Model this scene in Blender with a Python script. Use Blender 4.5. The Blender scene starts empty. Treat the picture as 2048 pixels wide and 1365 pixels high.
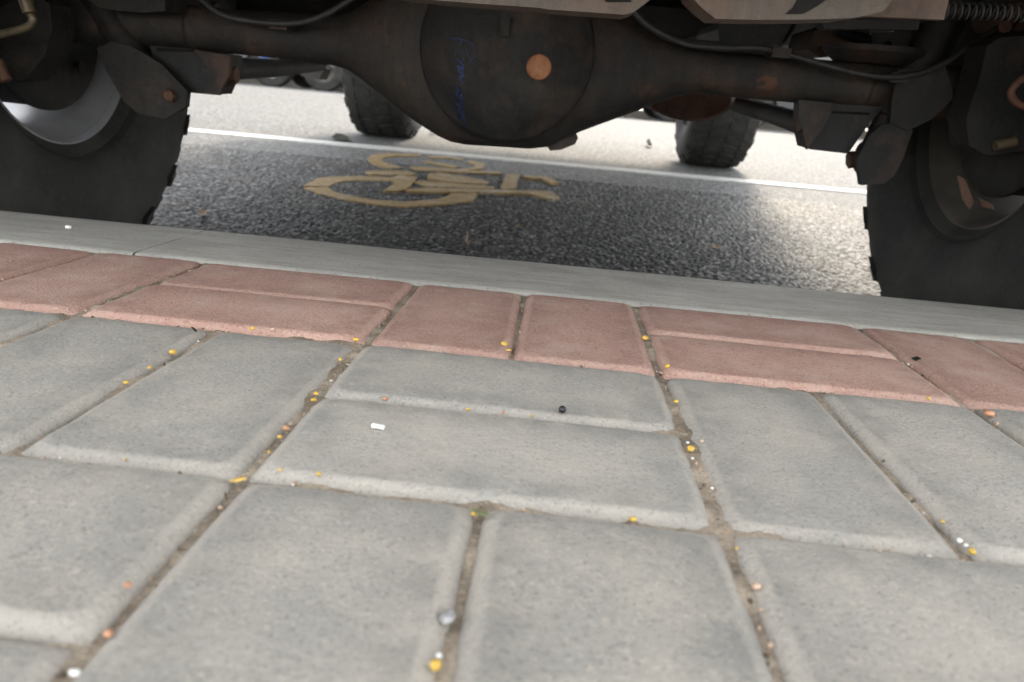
import bpy, bmesh, math, random
import numpy as np
from mathutils import Vector, Matrix, noise as mnoise

random.seed(7)
rng = np.random.default_rng(11)
R = math.radians
SC = bpy.context.scene
COL = SC.collection

# ------------------------------------------------------------------ camera
CAM_Z = 0.34
FPX = 1470.0                       # focal length in pixels of a 2048 px wide frame
PITCH, YAW, ROLL = 0.29239 + 0.035, 0.03997, 0.08831
SLOPE = 0.035                      # the pavement falls 3.5 % towards the kerb
PAV_H = 0.15055                    # camera height above the pavement plane
fwd = Vector((-math.sin(YAW) * math.cos(PITCH), math.cos(YAW) * math.cos(PITCH), -math.sin(PITCH)))
r0 = Vector((math.cos(YAW), math.sin(YAW), 0))
u0 = r0.cross(fwd)
right = math.cos(ROLL) * r0 + math.sin(ROLL) * u0
up = -math.sin(ROLL) * r0 + math.cos(ROLL) * u0
cam = bpy.data.cameras.new('camera')
cam_o = bpy.data.objects.new('camera', cam)
COL.objects.link(cam_o)
m = Matrix((right, up, -fwd)).transposed().to_4x4()
m.translation = Vector((0, 0, CAM_Z))
cam_o.matrix_world = m
cam.sensor_width = 36.0
cam.lens = FPX / 2048 * 36
cam.clip_start = 0.02
cam.clip_end = 2000
cam.dof.use_dof = True
cam.dof.focus_distance = 0.56
cam.dof.aperture_fstop = 11
SC.camera = cam_o

# ------------------------------------------------------------------ sky, sun, exposure
SUN_EL, SUN_AZ = 27.0, 10.0        # azimuth measured from +Y towards +X
W = bpy.data.worlds.new('World')
SC.world = W
W.use_nodes = True
nt = W.node_tree
nt.nodes.clear()
sky = nt.nodes.new('ShaderNodeTexSky')
sky.sky_type = 'NISHITA'
sky.sun_disc = False
sky.sun_elevation = R(SUN_EL)
sky.sun_rotation = R(SUN_AZ)
sky.dust_density = 1.5
sky.air_density = 1.2
hs = nt.nodes.new('ShaderNodeHueSaturation')
hs.inputs['Saturation'].default_value = 0.12      # a white, hazy sky
bg = nt.nodes.new('ShaderNodeBackground')
bg.inputs['Strength'].default_value = 0.15
wo = nt.nodes.new('ShaderNodeOutputWorld')
nt.links.new(sky.outputs[0], hs.inputs['Color'])
nt.links.new(hs.outputs[0], bg.inputs['Color'])
nt.links.new(bg.outputs[0], wo.inputs['Surface'])
sun = bpy.data.lights.new('sun', 'SUN')
sun.energy = 1.3
sun.angle = R(10.0)
sun.color = (1.0, 0.85, 0.64)
sun_o = bpy.data.objects.new('sun', sun)
COL.objects.link(sun_o)
sd = Vector((math.sin(R(SUN_AZ)) * math.cos(R(SUN_EL)), math.cos(R(SUN_AZ)) * math.cos(R(SUN_EL)), math.sin(R(SUN_EL))))
sun_o.rotation_euler = sd.to_track_quat('Z', 'Y').to_euler()
sun_o.location = sd * 30
SC.view_settings.view_transform = 'Standard'
SC.view_settings.look = 'None'
SC.view_settings.gamma = 1
SC.view_settings.use_curve_mapping = False
SC.view_settings.exposure = 2.66

# ------------------------------------------------------------------ measuring helpers
def ray(px, py):
    return right * ((px - 1024) / FPX) - up * ((py - 682.5) / FPX) + fwd

def at(px, py, y):
    """point seen at that pixel, y metres in front of the camera"""
    d = ray(px, py)
    return Vector((0, 0, CAM_Z)) + d * (y / d.y)

def pav(x, y, z=0.0):
    """pavement coordinates -> world"""
    zz = z - PAV_H
    return Vector((x, y * math.cos(SLOPE) + zz * math.sin(SLOPE), CAM_Z - y * math.sin(SLOPE) + zz * math.cos(SLOPE)))

PAV_M = Matrix.Translation((0, 0, CAM_Z)) @ Matrix.Rotation(-SLOPE, 4, 'X') @ Matrix.Translation((0, 0, -PAV_H))

def on_pav(px, py, z=0.0):
    d = ray(px, py)
    n = Vector((0, math.sin(SLOPE), math.cos(SLOPE)))
    t = -(PAV_H - z) / d.dot(n)
    p = PAV_M.inverted() @ (Vector((0, 0, CAM_Z)) + d * t)
    return p

GUT = 0.83
CROWN = 7.0
FAR = 13.2
def road_z(y):
    if y < CROWN:
        return (y - GUT) * 0.026
    return (CROWN - GUT) * 0.026 - (y - CROWN) * 0.014

def on_road(px, py):
    d = ray(px, py)
    y = 2.0
    for _ in range(60):
        y = (road_z(y) - CAM_Z) / d.z * d.y
    return Vector((0, 0, CAM_Z)) + d * (y / d.y)

# ------------------------------------------------------------------ object helpers
def tag(o, label=None, cat=None, group=None, kind=None):
    if label: o['label'] = label
    if cat: o['category'] = cat
    if group: o['group'] = group
    if kind: o['kind'] = kind
    return o

def link(o, parent=None):
    COL.objects.link(o)
    if parent is not None:
        o.parent = parent
    return o

def empty(name, loc=(0, 0, 0)):
    o = bpy.data.objects.new(name, None)
    o.empty_display_size = 0.1
    o.location = loc
    return link(o)

def make(name, verts, faces, mat, parent=None, smooth=False, attrs=None):
    me = bpy.data.meshes.new(name)
    me.from_pydata([tuple(v) for v in verts], [], faces)
    me.validate()
    me.materials.append(mat)
    if smooth:
        me.polygons.foreach_set('use_smooth', [True] * len(me.polygons))
    if attrs:
        for k, vals in attrs.items():
            a = me.attributes.new(k, 'FLOAT', 'POINT')
            a.data.foreach_set('value', np.asarray(vals, dtype=np.float32))
    me.update()
    return link(bpy.data.objects.new(name, me), parent)

def from_bm(name, bm, mat, parent=None, smooth=False, bevel=0.0, seg=2, autosmooth=None):
    if bevel > 0:
        es = [e for e in bm.edges if len(e.link_faces) == 2 and e.calc_face_angle(0) > 0.5]
        bmesh.ops.bevel(bm, geom=es, offset=bevel, segments=seg, affect='EDGES', profile=0.5, clamp_overlap=True)
    bmesh.ops.recalc_face_normals(bm, faces=bm.faces[:])
    me = bpy.data.meshes.new(name)
    bm.to_mesh(me)
    bm.free()
    me.materials.append(mat)
    if smooth:
        me.polygons.foreach_set('use_smooth', [True] * len(me.polygons))
    if autosmooth:
        me.polygons.foreach_set('use_smooth', [True] * len(me.polygons))
        me.set_sharp_from_angle(angle=R(autosmooth))
    return link(bpy.data.objects.new(name, me), parent)

def grid_mesh(name, P, mat, parent=None, attrs=None, smooth=True):
    """P: (ny, nx, 3) array of points"""
    ny, nx = P.shape[:2]
    me = bpy.data.meshes.new(name)
    nv = nx * ny
    idx = np.arange(nv).reshape(ny, nx)
    q = np.stack([idx[:-1, :-1], idx[:-1, 1:], idx[1:, 1:], idx[1:, :-1]], -1).reshape(-1, 4)
    me.vertices.add(nv)
    me.vertices.foreach_set('co', P.reshape(-1).astype(np.float32))
    me.loops.add(q.size)
    me.loops.foreach_set('vertex_index', q.reshape(-1).astype(np.int32))
    me.polygons.add(len(q))
    me.polygons.foreach_set('loop_start', (np.arange(len(q)) * 4).astype(np.int32))
    me.polygons.foreach_set('loop_total', np.full(len(q), 4, np.int32))
    me.polygons.foreach_set('use_smooth', np.full(len(q), smooth))
    if attrs:
        for k, v in attrs.items():
            a = me.attributes.new(k, 'FLOAT', 'POINT')
            a.data.foreach_set('value', v.reshape(-1).astype(np.float32))
    me.materials.append(mat)
    me.update(calc_edges=True)
    return link(bpy.data.objects.new(name, me), parent)

def bm_box(bm, x0, x1, y0, y1, z0, z1, mat=None):
    vs = [bm.verts.new(mat @ Vector(p) if mat else p) for p in
          [(x0, y0, z0), (x1, y0, z0), (x1, y1, z0), (x0, y1, z0), (x0, y0, z1), (x1, y0, z1), (x1, y1, z1), (x0, y1, z1)]]
    for f in [(3, 2, 1, 0), (4, 5, 6, 7), (0, 1, 5, 4), (1, 2, 6, 5), (2, 3, 7, 6), (3, 0, 4, 7)]:
        bm.faces.new([vs[i] for i in f])
    return vs

def bm_prism(bm, poly, off):
    """poly: list of 3-D points; extruded by the vector off"""
    off = Vector(off)
    a = [bm.verts.new(Vector(p)) for p in poly]
    b = [bm.verts.new(Vector(p) + off) for p in poly]
    bm.faces.new(a)
    bm.faces.new(b[::-1])
    n = len(a)
    for i in range(n):
        bm.faces.new([a[i], b[i], b[(i + 1) % n], a[(i + 1) % n]])

def bm_tube(bm, pts, rad, n=10, cap=True):
    pts = [Vector(p) for p in pts]
    rads = rad if isinstance(rad, (list, tuple)) else [rad] * len(pts)
    rings = []
    t0 = (pts[1] - pts[0]).normalized()
    ref = Vector((0, 0, 1)) if abs(t0.z) < 0.9 else Vector((1, 0, 0))
    nrm = (ref - t0 * ref.dot(t0)).normalized()
    for i, p in enumerate(pts):
        a = pts[max(i - 1, 0)]
        b = pts[min(i + 1, len(pts) - 1)]
        t = (b - a).normalized()
        nrm = (nrm - t * nrm.dot(t)).normalized()
        bi = t.cross(nrm)
        rings.append([bm.verts.new(p + (nrm * math.cos(k * 2 * math.pi / n) + bi * math.sin(k * 2 * math.pi / n)) * rads[i]) for k in range(n)])
    for a, b in zip(rings, rings[1:]):
        for k in range(n):
            bm.faces.new([a[k], a[(k + 1) % n], b[(k + 1) % n], b[k]])
    if cap:
        bm.faces.new(rings[0][::-1])
        bm.faces.new(rings[-1])

def spline(pts, k=8):
    pts = [Vector(p) for p in pts]
    P = [pts[0]] + pts + [pts[-1]]
    out = []
    for i in range(1, len(P) - 2):
        for j in range(k):
            t = j / k
            a, b, c, d = P[i - 1], P[i], P[i + 1], P[i + 2]
            out.append(0.5 * ((2 * b) + (c - a) * t + (2 * a - 5 * b + 4 * c - d) * t * t + (3 * b - a - 3 * c + d) * t ** 3))
    out.append(pts[-1])
    return out

def bm_lathe(bm, prof, n=64, axis='X', closed=False, mat=None):
    """prof: list of (along, radius)"""
    rings = []
    for a, r in prof:
        ring = []
        for k in range(n):
            t = k * 2 * math.pi / n
            v = Vector((a, r * math.cos(t), r * math.sin(t))) if axis == 'X' else Vector((r * math.cos(t), a, r * math.sin(t)))
            ring.append(bm.verts.new(mat @ v if mat else v))
        rings.append(ring)
    pairs = list(zip(rings, rings[1:])) + ([(rings[-1], rings[0])] if closed else [])
    for a, b in pairs:
        for k in range(n):
            bm.faces.new([a[k], a[(k + 1) % n], b[(k + 1) % n], b[k]])
    return rings

# ------------------------------------------------------------------ materials
def mat_base(name, rough=0.8, spec=0.5, metal=0.0):
    m = bpy.data.materials.new(name)
    m.use_nodes = True
    t = m.node_tree
    b = t.nodes['Principled BSDF']
    b.inputs['Roughness'].default_value = rough
    b.inputs['Specular IOR Level'].default_value = spec
    b.inputs['Metallic'].default_value = metal
    return m, t, b

def N(t, typ, **kw):
    n = t.nodes.new(typ)
    for k, v in kw.items():
        if k in n.inputs: n.inputs[k].default_value = v
        else: setattr(n, k, v)
    return n

def ramp(t, src, stops):
    n = t.nodes.new('ShaderNodeValToRGB')
    el = n.color_ramp.elements
    while len(el) < len(stops): el.new(0.5)
    for e, (p, c) in zip(el, stops):
        e.position = p
        e.color = (c[0], c[1], c[2], 1) if isinstance(c, (tuple, list)) else (c, c, c, 1)
    t.links.new(src, n.inputs[0])
    return n.outputs[0]

def mix(t, fac, a, b, mode='MIX'):
    n = t.nodes.new('ShaderNodeMix')
    n.data_type = 'RGBA'
    n.blend_type = mode
    n.clamp_factor = True
    for sock, v in ((n.inputs['Factor'], fac), (n.inputs['A'], a), (n.inputs['B'], b)):
        if hasattr(v, 'is_linked') or isinstance(v, bpy.types.NodeSocket):
            t.links.new(v, sock)
        elif sock.type == 'RGBA':
            sock.default_value = (v[0], v[1], v[2], 1)
        else:
            sock.default_value = v
    return n.outputs['Result']

def coords(t, kind='Object', scale=1.0, offset_random=False):
    tc = t.nodes.new('ShaderNodeTexCoord')
    src = tc.outputs[kind]
    if offset_random:
        oi = t.nodes.new('ShaderNodeObjectInfo')
        vm = t.nodes.new('ShaderNodeVectorMath'); vm.operation = 'SCALE'
        t.links.new(oi.outputs['Location'], vm.inputs[0]); vm.inputs['Scale'].default_value = 37.0
        va = t.nodes.new('ShaderNodeVectorMath'); va.operation = 'ADD'
        t.links.new(src, va.inputs[0]); t.links.new(vm.outputs[0], va.inputs[1])
        src = va.outputs[0]
    return src

def noise(t, co, scale, detail=4, rough=0.55):
    n = N(t, 'ShaderNodeTexNoise', Scale=scale, Detail=detail, Roughness=rough)
    t.links.new(co, n.inputs['Vector'])
    return n.outputs['Fac']

def bump(t, b, h, strength, dist):
    n = N(t, 'ShaderNodeBump', Strength=strength, Distance=dist)
    t.links.new(h, n.inputs['Height'])
    prev = b.inputs['Normal']
    if prev.is_linked:
        t.links.new(prev.links[0].from_socket, n.inputs['Normal'])
    t.links.new(n.outputs[0], b.inputs['Normal'])

def paver_material(name, c_lo, c_hi, dust, dark, grit=1.0):
    m, t, b = mat_base(name, 0.88, 0.3)
    co = coords(t, 'Object', offset_random=True)
    big = noise(t, co, 14, 5, 0.6)
    fine = noise(t, co, 420, 3, 0.6)
    grain = noise(t, co, 1100, 2, 0.6)
    oi = t.nodes.new('ShaderNodeObjectInfo')
    base = mix(t, ramp(t, big, [(0.32, 0.0), (0.68, 1.0)]), c_lo, c_hi)
    # each block its own tone
    tone = ramp(t, oi.outputs['Random'], [(0, 0.90), (1, 1.06)])
    base = mix(t, 1.0, base, tone, 'MULTIPLY')
    # fine sand-coloured and dark grains of the concrete face
    base = mix(t, ramp(t, grain, [(0.50, 0.0), (0.68, 0.5)]), base, dark)
    base = mix(t, ramp(t, fine, [(0.54, 0.0), (0.70, 0.6)]), base, dust)
    coarse = noise(t, co, 520, 2, 0.5)
    base = mix(t, ramp(t, coarse, [(0.59, 0.0), (0.66, 0.55)]), base, [c * 0.75 for c in dark])
    blot = noise(t, co, 38, 6, 0.7)
    base = mix(t, ramp(t, blot, [(0.50, 0.0), (0.70, 0.22)]), base, [c * 0.78 for c in c_lo])
    # dust film in patches
    pat = noise(t, co, 26, 6, 0.65)
    base = mix(t, ramp(t, pat, [(0.47, 0.0), (0.70, 0.38)]), base, dust)
    cl = noise(t, co, 9, 7, 0.7)
    base = mix(t, ramp(t, cl, [(0.5, 0.0), (0.68, 0.4)]), base, [0.5 * a + 0.5 * b_ * 1.1 for a, b_ in zip(dust, c_hi)])
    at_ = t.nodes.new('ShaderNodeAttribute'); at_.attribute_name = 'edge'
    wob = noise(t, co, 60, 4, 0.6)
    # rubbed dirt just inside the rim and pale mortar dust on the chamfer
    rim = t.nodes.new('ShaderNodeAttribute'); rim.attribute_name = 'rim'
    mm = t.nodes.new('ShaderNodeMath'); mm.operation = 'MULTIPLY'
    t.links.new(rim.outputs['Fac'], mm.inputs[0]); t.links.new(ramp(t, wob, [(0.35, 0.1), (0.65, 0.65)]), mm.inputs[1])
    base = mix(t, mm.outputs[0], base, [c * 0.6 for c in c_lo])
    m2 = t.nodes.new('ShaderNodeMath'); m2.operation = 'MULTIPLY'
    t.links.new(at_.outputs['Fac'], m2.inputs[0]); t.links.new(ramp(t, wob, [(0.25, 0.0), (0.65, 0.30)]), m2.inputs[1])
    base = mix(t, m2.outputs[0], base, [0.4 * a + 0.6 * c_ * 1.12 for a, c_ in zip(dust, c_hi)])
    pits = N(t, 'ShaderNodeTexVoronoi', Scale=260.0)
    t.links.new(co, pits.inputs['Vector'])
    base = mix(t, ramp(t, pits.outputs['Distance'], [(0.08, 0.3), (0.18, 0.0)]), base, [c * 0.35 for c in c_lo])
    t.links.new(base, b.inputs['Base Color'])
    bump(t, b, noise(t, co, 330, 4, 0.7), 0.6 * grit, 0.0014)
    bump(t, b, noise(t, co, 60, 3, 0.5), 0.25, 0.002)
    bump(t, b, ramp(t, pits.outputs['Distance'], [(0.08, 0.0), (0.25, 1.0)]), 0.25 * grit, 0.001)
    return m

M = {}
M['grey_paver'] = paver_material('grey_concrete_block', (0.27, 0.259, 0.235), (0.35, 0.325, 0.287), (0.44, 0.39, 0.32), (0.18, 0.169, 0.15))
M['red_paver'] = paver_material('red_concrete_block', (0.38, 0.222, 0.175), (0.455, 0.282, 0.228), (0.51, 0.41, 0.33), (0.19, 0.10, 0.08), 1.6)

def stone_material(name, lo, hi, rough=0.8, bscale=180, streak=False):
    m, t, b = mat_base(name, rough, 0.35)
    co = coords(t, 'Object', offset_random=True)
    if streak:
        mp = N(t, 'ShaderNodeMapping'); mp.inputs['Scale'].default_value = (0.18, 1, 1)
        t.links.new(co, mp.inputs['Vector']); big = noise(t, mp.outputs[0], 42, 6, 0.65)
    else:
        big = noise(t, co, 18, 5)
    fine = noise(t, co, 600, 3)
    base = mix(t, ramp(t, big, [(0.34, 0.0), (0.68, 1.0)]), lo, hi)
    base = mix(t, ramp(t, fine, [(0.5, 0.0), (0.7, 0.5)]), base, [c * 0.6 for c in lo])
    base = mix(t, ramp(t, noise(t, co, 9, 4), [(0.55, 0.0), (0.7, 0.4)]), base, [c * 1.2 for c in hi])
    base = mix(t, ramp(t, noise(t, co, 230, 3), [(0.6, 0.0), (0.68, 0.5)]), base, [c * 0.4 for c in lo])
    if streak:
        base = mix(t, ramp(t, noise(t, mp.outputs[0], 110, 5, 0.7), [(0.5, 0.0), (0.66, 0.5)]), base, [c * 0.62 for c in lo])
        base = mix(t, ramp(t, noise(t, co, 5, 6, 0.7), [(0.48, 0.0), (0.66, 0.45)]), base, (0.24, 0.22, 0.175))
    t.links.new(base, b.inputs['Base Color'])
    bump(t, b, noise(t, co, bscale, 5, 0.65), 0.3, 0.0015)
    return m
M['kerb'] = stone_material('kerb_stone', (0.33, 0.318, 0.29), (0.43, 0.412, 0.37), 0.75, streak=True)
M['far_paving'] = stone_material('far_paving', (0.36, 0.27, 0.23), (0.42, 0.33, 0.29))
M['slab'] = stone_material('pavement_slab', (0.27, 0.265, 0.25), (0.36, 0.345, 0.32))
M['ground'] = stone_material('bare_ground', (0.12, 0.11, 0.09), (0.17, 0.16, 0.13))

def sand_material():
    m, t, b = mat_base('joint_sand', 0.95, 0.2)
    co = coords(t, 'Object')
    base = mix(t, ramp(t, noise(t, co, 40, 5), [(0.35, 0.0), (0.65, 1.0)]), (0.185, 0.148, 0.108), (0.44, 0.37, 0.285))
    base = mix(t, ramp(t, noise(t, co, 700, 3), [(0.5, 0.0), (0.7, 0.7)]), base, (0.13, 0.10, 0.07))
    base = mix(t, ramp(t, noise(t, co, 520, 2), [(0.58, 0.0), (0.7, 0.7)]), base, (0.42, 0.37, 0.3))
    t.links.new(base, b.inputs['Base Color'])
    bump(t, b, noise(t, co, 500, 4, 0.7), 0.8, 0.002)
    return m
M['sand'] = sand_material()

def asphalt_material():
    m, t, b = mat_base('asphalt', 0.8, 0.25)
    co = coords(t, 'Object')
    st = t.nodes.new('ShaderNodeAttribute'); st.attribute_name = 'stone'
    hi_ = t.nodes.new('ShaderNodeAttribute'); hi_.attribute_name = 'height'
    near = ramp(t, st.outputs['Fac'], [(0.0, 0.036), (0.5, 0.076), (0.8, 0.122), (1.0, 0.24)])
    near = mix(t, ramp(t, hi_.outputs['Fac'], [(0.1, 0.0), (0.55, 1.0)]), (0.022, 0.022, 0.023), near)
    warm = noise(t, co, 6, 5)
    near = mix(t, ramp(t, warm, [(0.5, 0.0), (0.75, 0.35)]), near, (0.11, 0.095, 0.075))
    t.links.new(near, b.inputs['Base Color'])
    vo = N(t, 'ShaderNodeTexVoronoi', Scale=140.0)
    t.links.new(co, vo.inputs['Vector'])
    bump(t, b, noise(t, co, 900, 3, 0.6), 0.3, 0.001)
    return m
M['asphalt'] = asphalt_material()

def far_asphalt_material():
    m, t, b = mat_base('asphalt_far', 0.9, 0.12)
    co = coords(t, 'Object')
    vo = N(t, 'ShaderNodeTexVoronoi', Scale=120.0)
    t.links.new(co, vo.inputs['Vector'])
    g = N(t, 'ShaderNodeRGBToBW'); t.links.new(vo.outputs['Color'], g.inputs[0])
    base = ramp(t, g.outputs[0], [(0.1, 0.055), (0.6, 0.115), (0.9, 0.24)])  # lighter than the near asphalt; brightness of the sunlit road put into colour
    base = mix(t, ramp(t, noise(t, co, 2.5, 5), [(0.4, 0.0), (0.7, 0.4)]), base, (0.12, 0.115, 0.105))
    t.links.new(base, b.inputs['Base Color'])
    bump(t, b, vo.outputs['Distance'], 0.7, 0.004)
    return m
M['asphalt_far'] = far_asphalt_material()

def paint_material(name, c, worn, lo=0.45, hi=0.7, rough=0.6, spec=0.3):
    m, t, b = mat_base(name, rough, spec)
    co = coords(t, 'Object')
    base = mix(t, ramp(t, noise(t, co, 30, 7, 0.7), [(lo, 0.0), (hi, 0.8)]), c, worn)
    base = mix(t, ramp(t, noise(t, co, 260, 3), [(0.55, 0.0), (0.75, 0.6)]), base, [x * 0.5 for x in worn])
    base = mix(t, ramp(t, noise(t, co, 7, 6, 0.7), [(0.52, 0.0), (0.64, 0.8)]), base, [0.6 * x + 0.16 for x in c])
    # worn through to the stones
    base = mix(t, ramp(t, noise(t, co, 120, 5, 0.7), [(0.57, 0.0), (0.63, 0.9)]), base, (0.06, 0.058, 0.055))
    t.links.new(base, b.inputs['Base Color'])
    bump(t, b, noise(t, co, 160, 4, 0.7), 0.6, 0.003)
    return m
M['white_line'] = paint_material('white_road_paint', (0.5, 0.5, 0.48), (0.3, 0.29, 0.27), rough=.85, spec=.15)
M['tan_paint'] = paint_material('yellowed_road_paint', (0.27, 0.19, 0.085), (0.17, 0.115, 0.05), 0.4, 0.7, 0.8, 0.12)

def metal_material(name, dark, rust, amount, dust=0.25, rough=0.7, scale=16, metal=0.0):
    """dirty, partly rusted underbody steel"""
    m, t, b = mat_base(name, rough, 0.4, metal)
    co = coords(t, 'Object')
    n1 = noise(t, co, scale, 7, 0.68)
    a = 0.72 - amount * 0.42
    base = mix(t, ramp(t, n1, [(a - 0.08, 0.0), (a + 0.08, 1.0)]), dark, rust)
    n2 = noise(t, co, scale * 0.6, 5, 0.6)
    base = mix(t, ramp(t, n2, [(0.45, 0.0), (0.75, dust)]), base, (0.16, 0.125, 0.09))
    n3 = noise(t, co, 150, 4, 0.7)
    base = mix(t, ramp(t, n3, [(0.52, 0.0), (0.7, 0.55)]), base, [c * 0.45 for c in dark])
    base = mix(t, ramp(t, noise(t, co, 95, 3, 0.6), [(0.66, 0.0), (0.74, 0.8)]), base, rust)
    mp = N(t, 'ShaderNodeMapping'); mp.inputs['Scale'].default_value = (1, 1, .12)
    t.links.new(co, mp.inputs['Vector'])
    base = mix(t, ramp(t, noise(t, mp.outputs[0], 70, 5, 0.7), [(0.45, 0.0), (0.7, 0.5)]), base, [c * 0.55 for c in dark])
    base = mix(t, ramp(t, noise(t, mp.outputs[0], 45, 4, 0.6), [(0.56, 0.0), (0.75, 0.35)]), base, [c * 2.2 for c in dark])
    t.links.new(base, b.inputs['Base Color'])
    bump(t, b, n3, 0.5, 0.002)
    bump(t, b, noise(t, co, 40, 4, 0.6), 0.35, 0.003)
    return m
M['axle'] = metal_material('grimy_brown_steel', (0.0195, 0.0168, 0.0150), (0.060, 0.032, 0.021), 0.32, 0.2)
M['cover'] = metal_material('grimy_black_steel', (0.0090, 0.0087, 0.0083), (0.042, 0.025, 0.017), 0.3, 0.17)
M['black_steel'] = metal_material('black_chassis_paint', (0.020, 0.019, 0.019), (0.08, 0.04, 0.024), 0.12, 0.15)
M['dull_steel'] = metal_material('dusty_grey_steel', (0.0155, 0.0155, 0.0155), (0.05, 0.03, 0.02), 0.15, 0.22)
M['rust'] = metal_material('orange_rust', (0.05, 0.026, 0.016), (0.10, 0.042, 0.022), 0.7, 0.2)
M['plug'] = metal_material('copper_rust', (0.24, 0.09, 0.038), (0.38, 0.165, 0.08), 0.7, 0.1)
M['bumper'] = metal_material('dusty_beige_steel', (0.082, 0.069, 0.056), (0.10, 0.062, 0.042), 0.42, 0.45, scale=9)
M['brown_plate'] = metal_material('brown_plate', (0.07, 0.048, 0.036), (0.10, 0.056, 0.035), 0.5, 0.5)
M['rust_flake'] = metal_material('pinkish_rust_scale', (0.12, 0.075, 0.06), (0.17, 0.09, 0.06), 0.5, 0.3)
M['tank'] = metal_material('dark_plastic', (0.022, 0.022, 0.023), (0.04, 0.032, 0.027), 0.2, 0.2, 0.6)

def plain(name, c, rough=0.6, spec=0.5, metal=0.0, var=0.25, scale=60, b_str=0.2, b_dist=0.001):
    m, t, b = mat_base(name, rough, spec, metal)
    co = coords(t, 'Object')
    base = mix(t, ramp(t, noise(t, co, scale, 4), [(0.35, 0.0), (0.65, 1.0)]), [x * (1 - var) for x in c], [min(1, x * (1 + var)) for x in c])
    t.links.new(base, b.inputs['Base Color'])
    bump(t, b, noise(t, co, scale * 3, 3), b_str, b_dist)
    return m
def rubber_material():
    m, t, b = mat_base('tyre_rubber', 0.82, 0.3)
    co = coords(t, 'Object')
    base = mix(t, ramp(t, noise(t, co, 9, 6, 0.65), [(0.4, 0.0), (0.7, 1.0)]), (0.016, 0.016, 0.0155), (0.040, 0.039, 0.034))
    base = mix(t, ramp(t, noise(t, co, 130, 4, 0.7), [(0.55, 0.0), (0.75, 0.4)]), base, (0.065, 0.06, 0.05))
    t.links.new(base, b.inputs['Base Color'])
    bump(t, b, noise(t, co, 90, 4, 0.6), 0.3, 0.0015)
    return m
M['rubber'] = rubber_material()
M['underseal'] = plain('black_underseal', (0.014, 0.013, 0.012), 0.95, 0.08, 0, 0.3, 30, 0.4, 0.003)
M['hose'] = plain('rubber_hose', (0.026, 0.025, 0.025), 0.6)
M['pipe'] = plain('brass_brake_pipe', (0.13, 0.10, 0.06), 0.45, 0.5, 0.3)
M['rim'] = plain('silver_wheel_paint', (0.36, 0.36, 0.37), 0.38, 0.5, 0.35, 0.1, 14)
M['dark_rim'] = plain('dark_wheel_paint', (0.075, 0.066, 0.056), 0.75, 0.3, 0.0, 0.35, 10)  # darker copy of the wheel paint; shade in the right barrel put into colour
M['blue_ink'] = plain('blue_paint_pen', (0.025, 0.042, 0.11), 0.6, 0.4, 0, 0.3)
M['blue_smear'] = plain('smeared_blue_paint', (0.012, 0.017, 0.042), 0.7, 0.3, 0, 0.5)
M['body'] = plain('dark_green_car_paint', (0.03, 0.035, 0.03), 0.3, 0.5, 0, 0.1)
M['glass'] = plain('tinted_glass', (0.015, 0.018, 0.02), 0.06, 0.6, 0, 0.05, 3, 0)
M['lamp'] = plain('red_lamp_glass', (0.35, 0.02, 0.015), 0.2, 0.5, 0, 0.1)
M['clear_lamp'] = plain('clear_lamp_glass', (0.6, 0.6, 0.6), 0.15, 0.6, 0, 0.1)
M['car_dark'] = plain('charcoal_car_paint', (0.035, 0.035, 0.04), 0.25, 0.5, 0, 0.05)
M['car_blue'] = plain('blue_car_paint', (0.03, 0.13, 0.42), 0.25, 0.5, 0, 0.05)
M['car_silver'] = plain('silver_car_paint', (0.5, 0.51, 0.52), 0.3, 0.5, 0.3, 0.05)
M['car_black'] = plain('black_car_paint', (0.012, 0.012, 0.014), 0.25, 0.5, 0, 0.05)
M['trim'] = plain('black_plastic_trim', (0.02, 0.02, 0.02), 0.6, 0.4, 0, 0.08)
M['plate'] = plain('number_plate', (0.55, 0.56, 0.58), 0.5, 0.4, 0, 0.03)
M['yellow'] = plain('yellow_plastic', (0.54, 0.345, 0.06), 0.5, 0.4, 0, 0.25, 300, 0.5)
M['pale_yellow'] = plain('dusty_yellow_plastic', (0.50, 0.33, 0.09), 0.7, 0.3, 0, 0.3, 300, 0.5)
M['orange'] = plain('orange_crumb', (0.42, 0.215, 0.125), 0.6, 0.4, 0, 0.25, 300, 0.5)
M['tan'] = plain('tan_grit', (0.42, 0.30, 0.22), 0.8, 0.3, 0, 0.3, 300, 0.5)
M['white_grit'] = plain('pale_grit', (0.52, 0.48, 0.43), 0.85, 0.2, 0, 0.3)
M['dark_grit'] = plain('dark_grit', (0.11, 0.085, 0.062), 0.9, 0.2, 0, 0.4)
M['white'] = plain('white_plastic', (0.66, 0.65, 0.62), 0.6, 0.4, 0, 0.08, 200)
M['black_ball'] = plain('black_plastic', (0.008, 0.009, 0.012), 0.35, 0.5, 0, 0.1)
M['pebble'] = plain('grey_pebble', (0.27, 0.265, 0.262), 0.95, 0.05, 0, 0.3, 300, 0.4, 0.001)
M['leaf_green'] = plain('green_leaf', (0.13, 0.145, 0.07), 0.6, 0.3)
M['leaf_dark'] = plain('dark_leaf', (0.02, 0.026, 0.015), 0.95, 0.05)
M['straw'] = plain('dry_straw', (0.15, 0.095, 0.05), 0.8, 0.3)

# ------------------------------------------------------------------ ground and road
KERB_Y = 0.828                       # kerb edge over the road, pavement coordinates
make('ground', [(-400, -400, -0.16), (400, -400, -0.16), (400, 400, -0.16), (-400, 400, -0.16)], [(0, 1, 2, 3)], M['ground'])['kind'] = 'structure'

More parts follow.
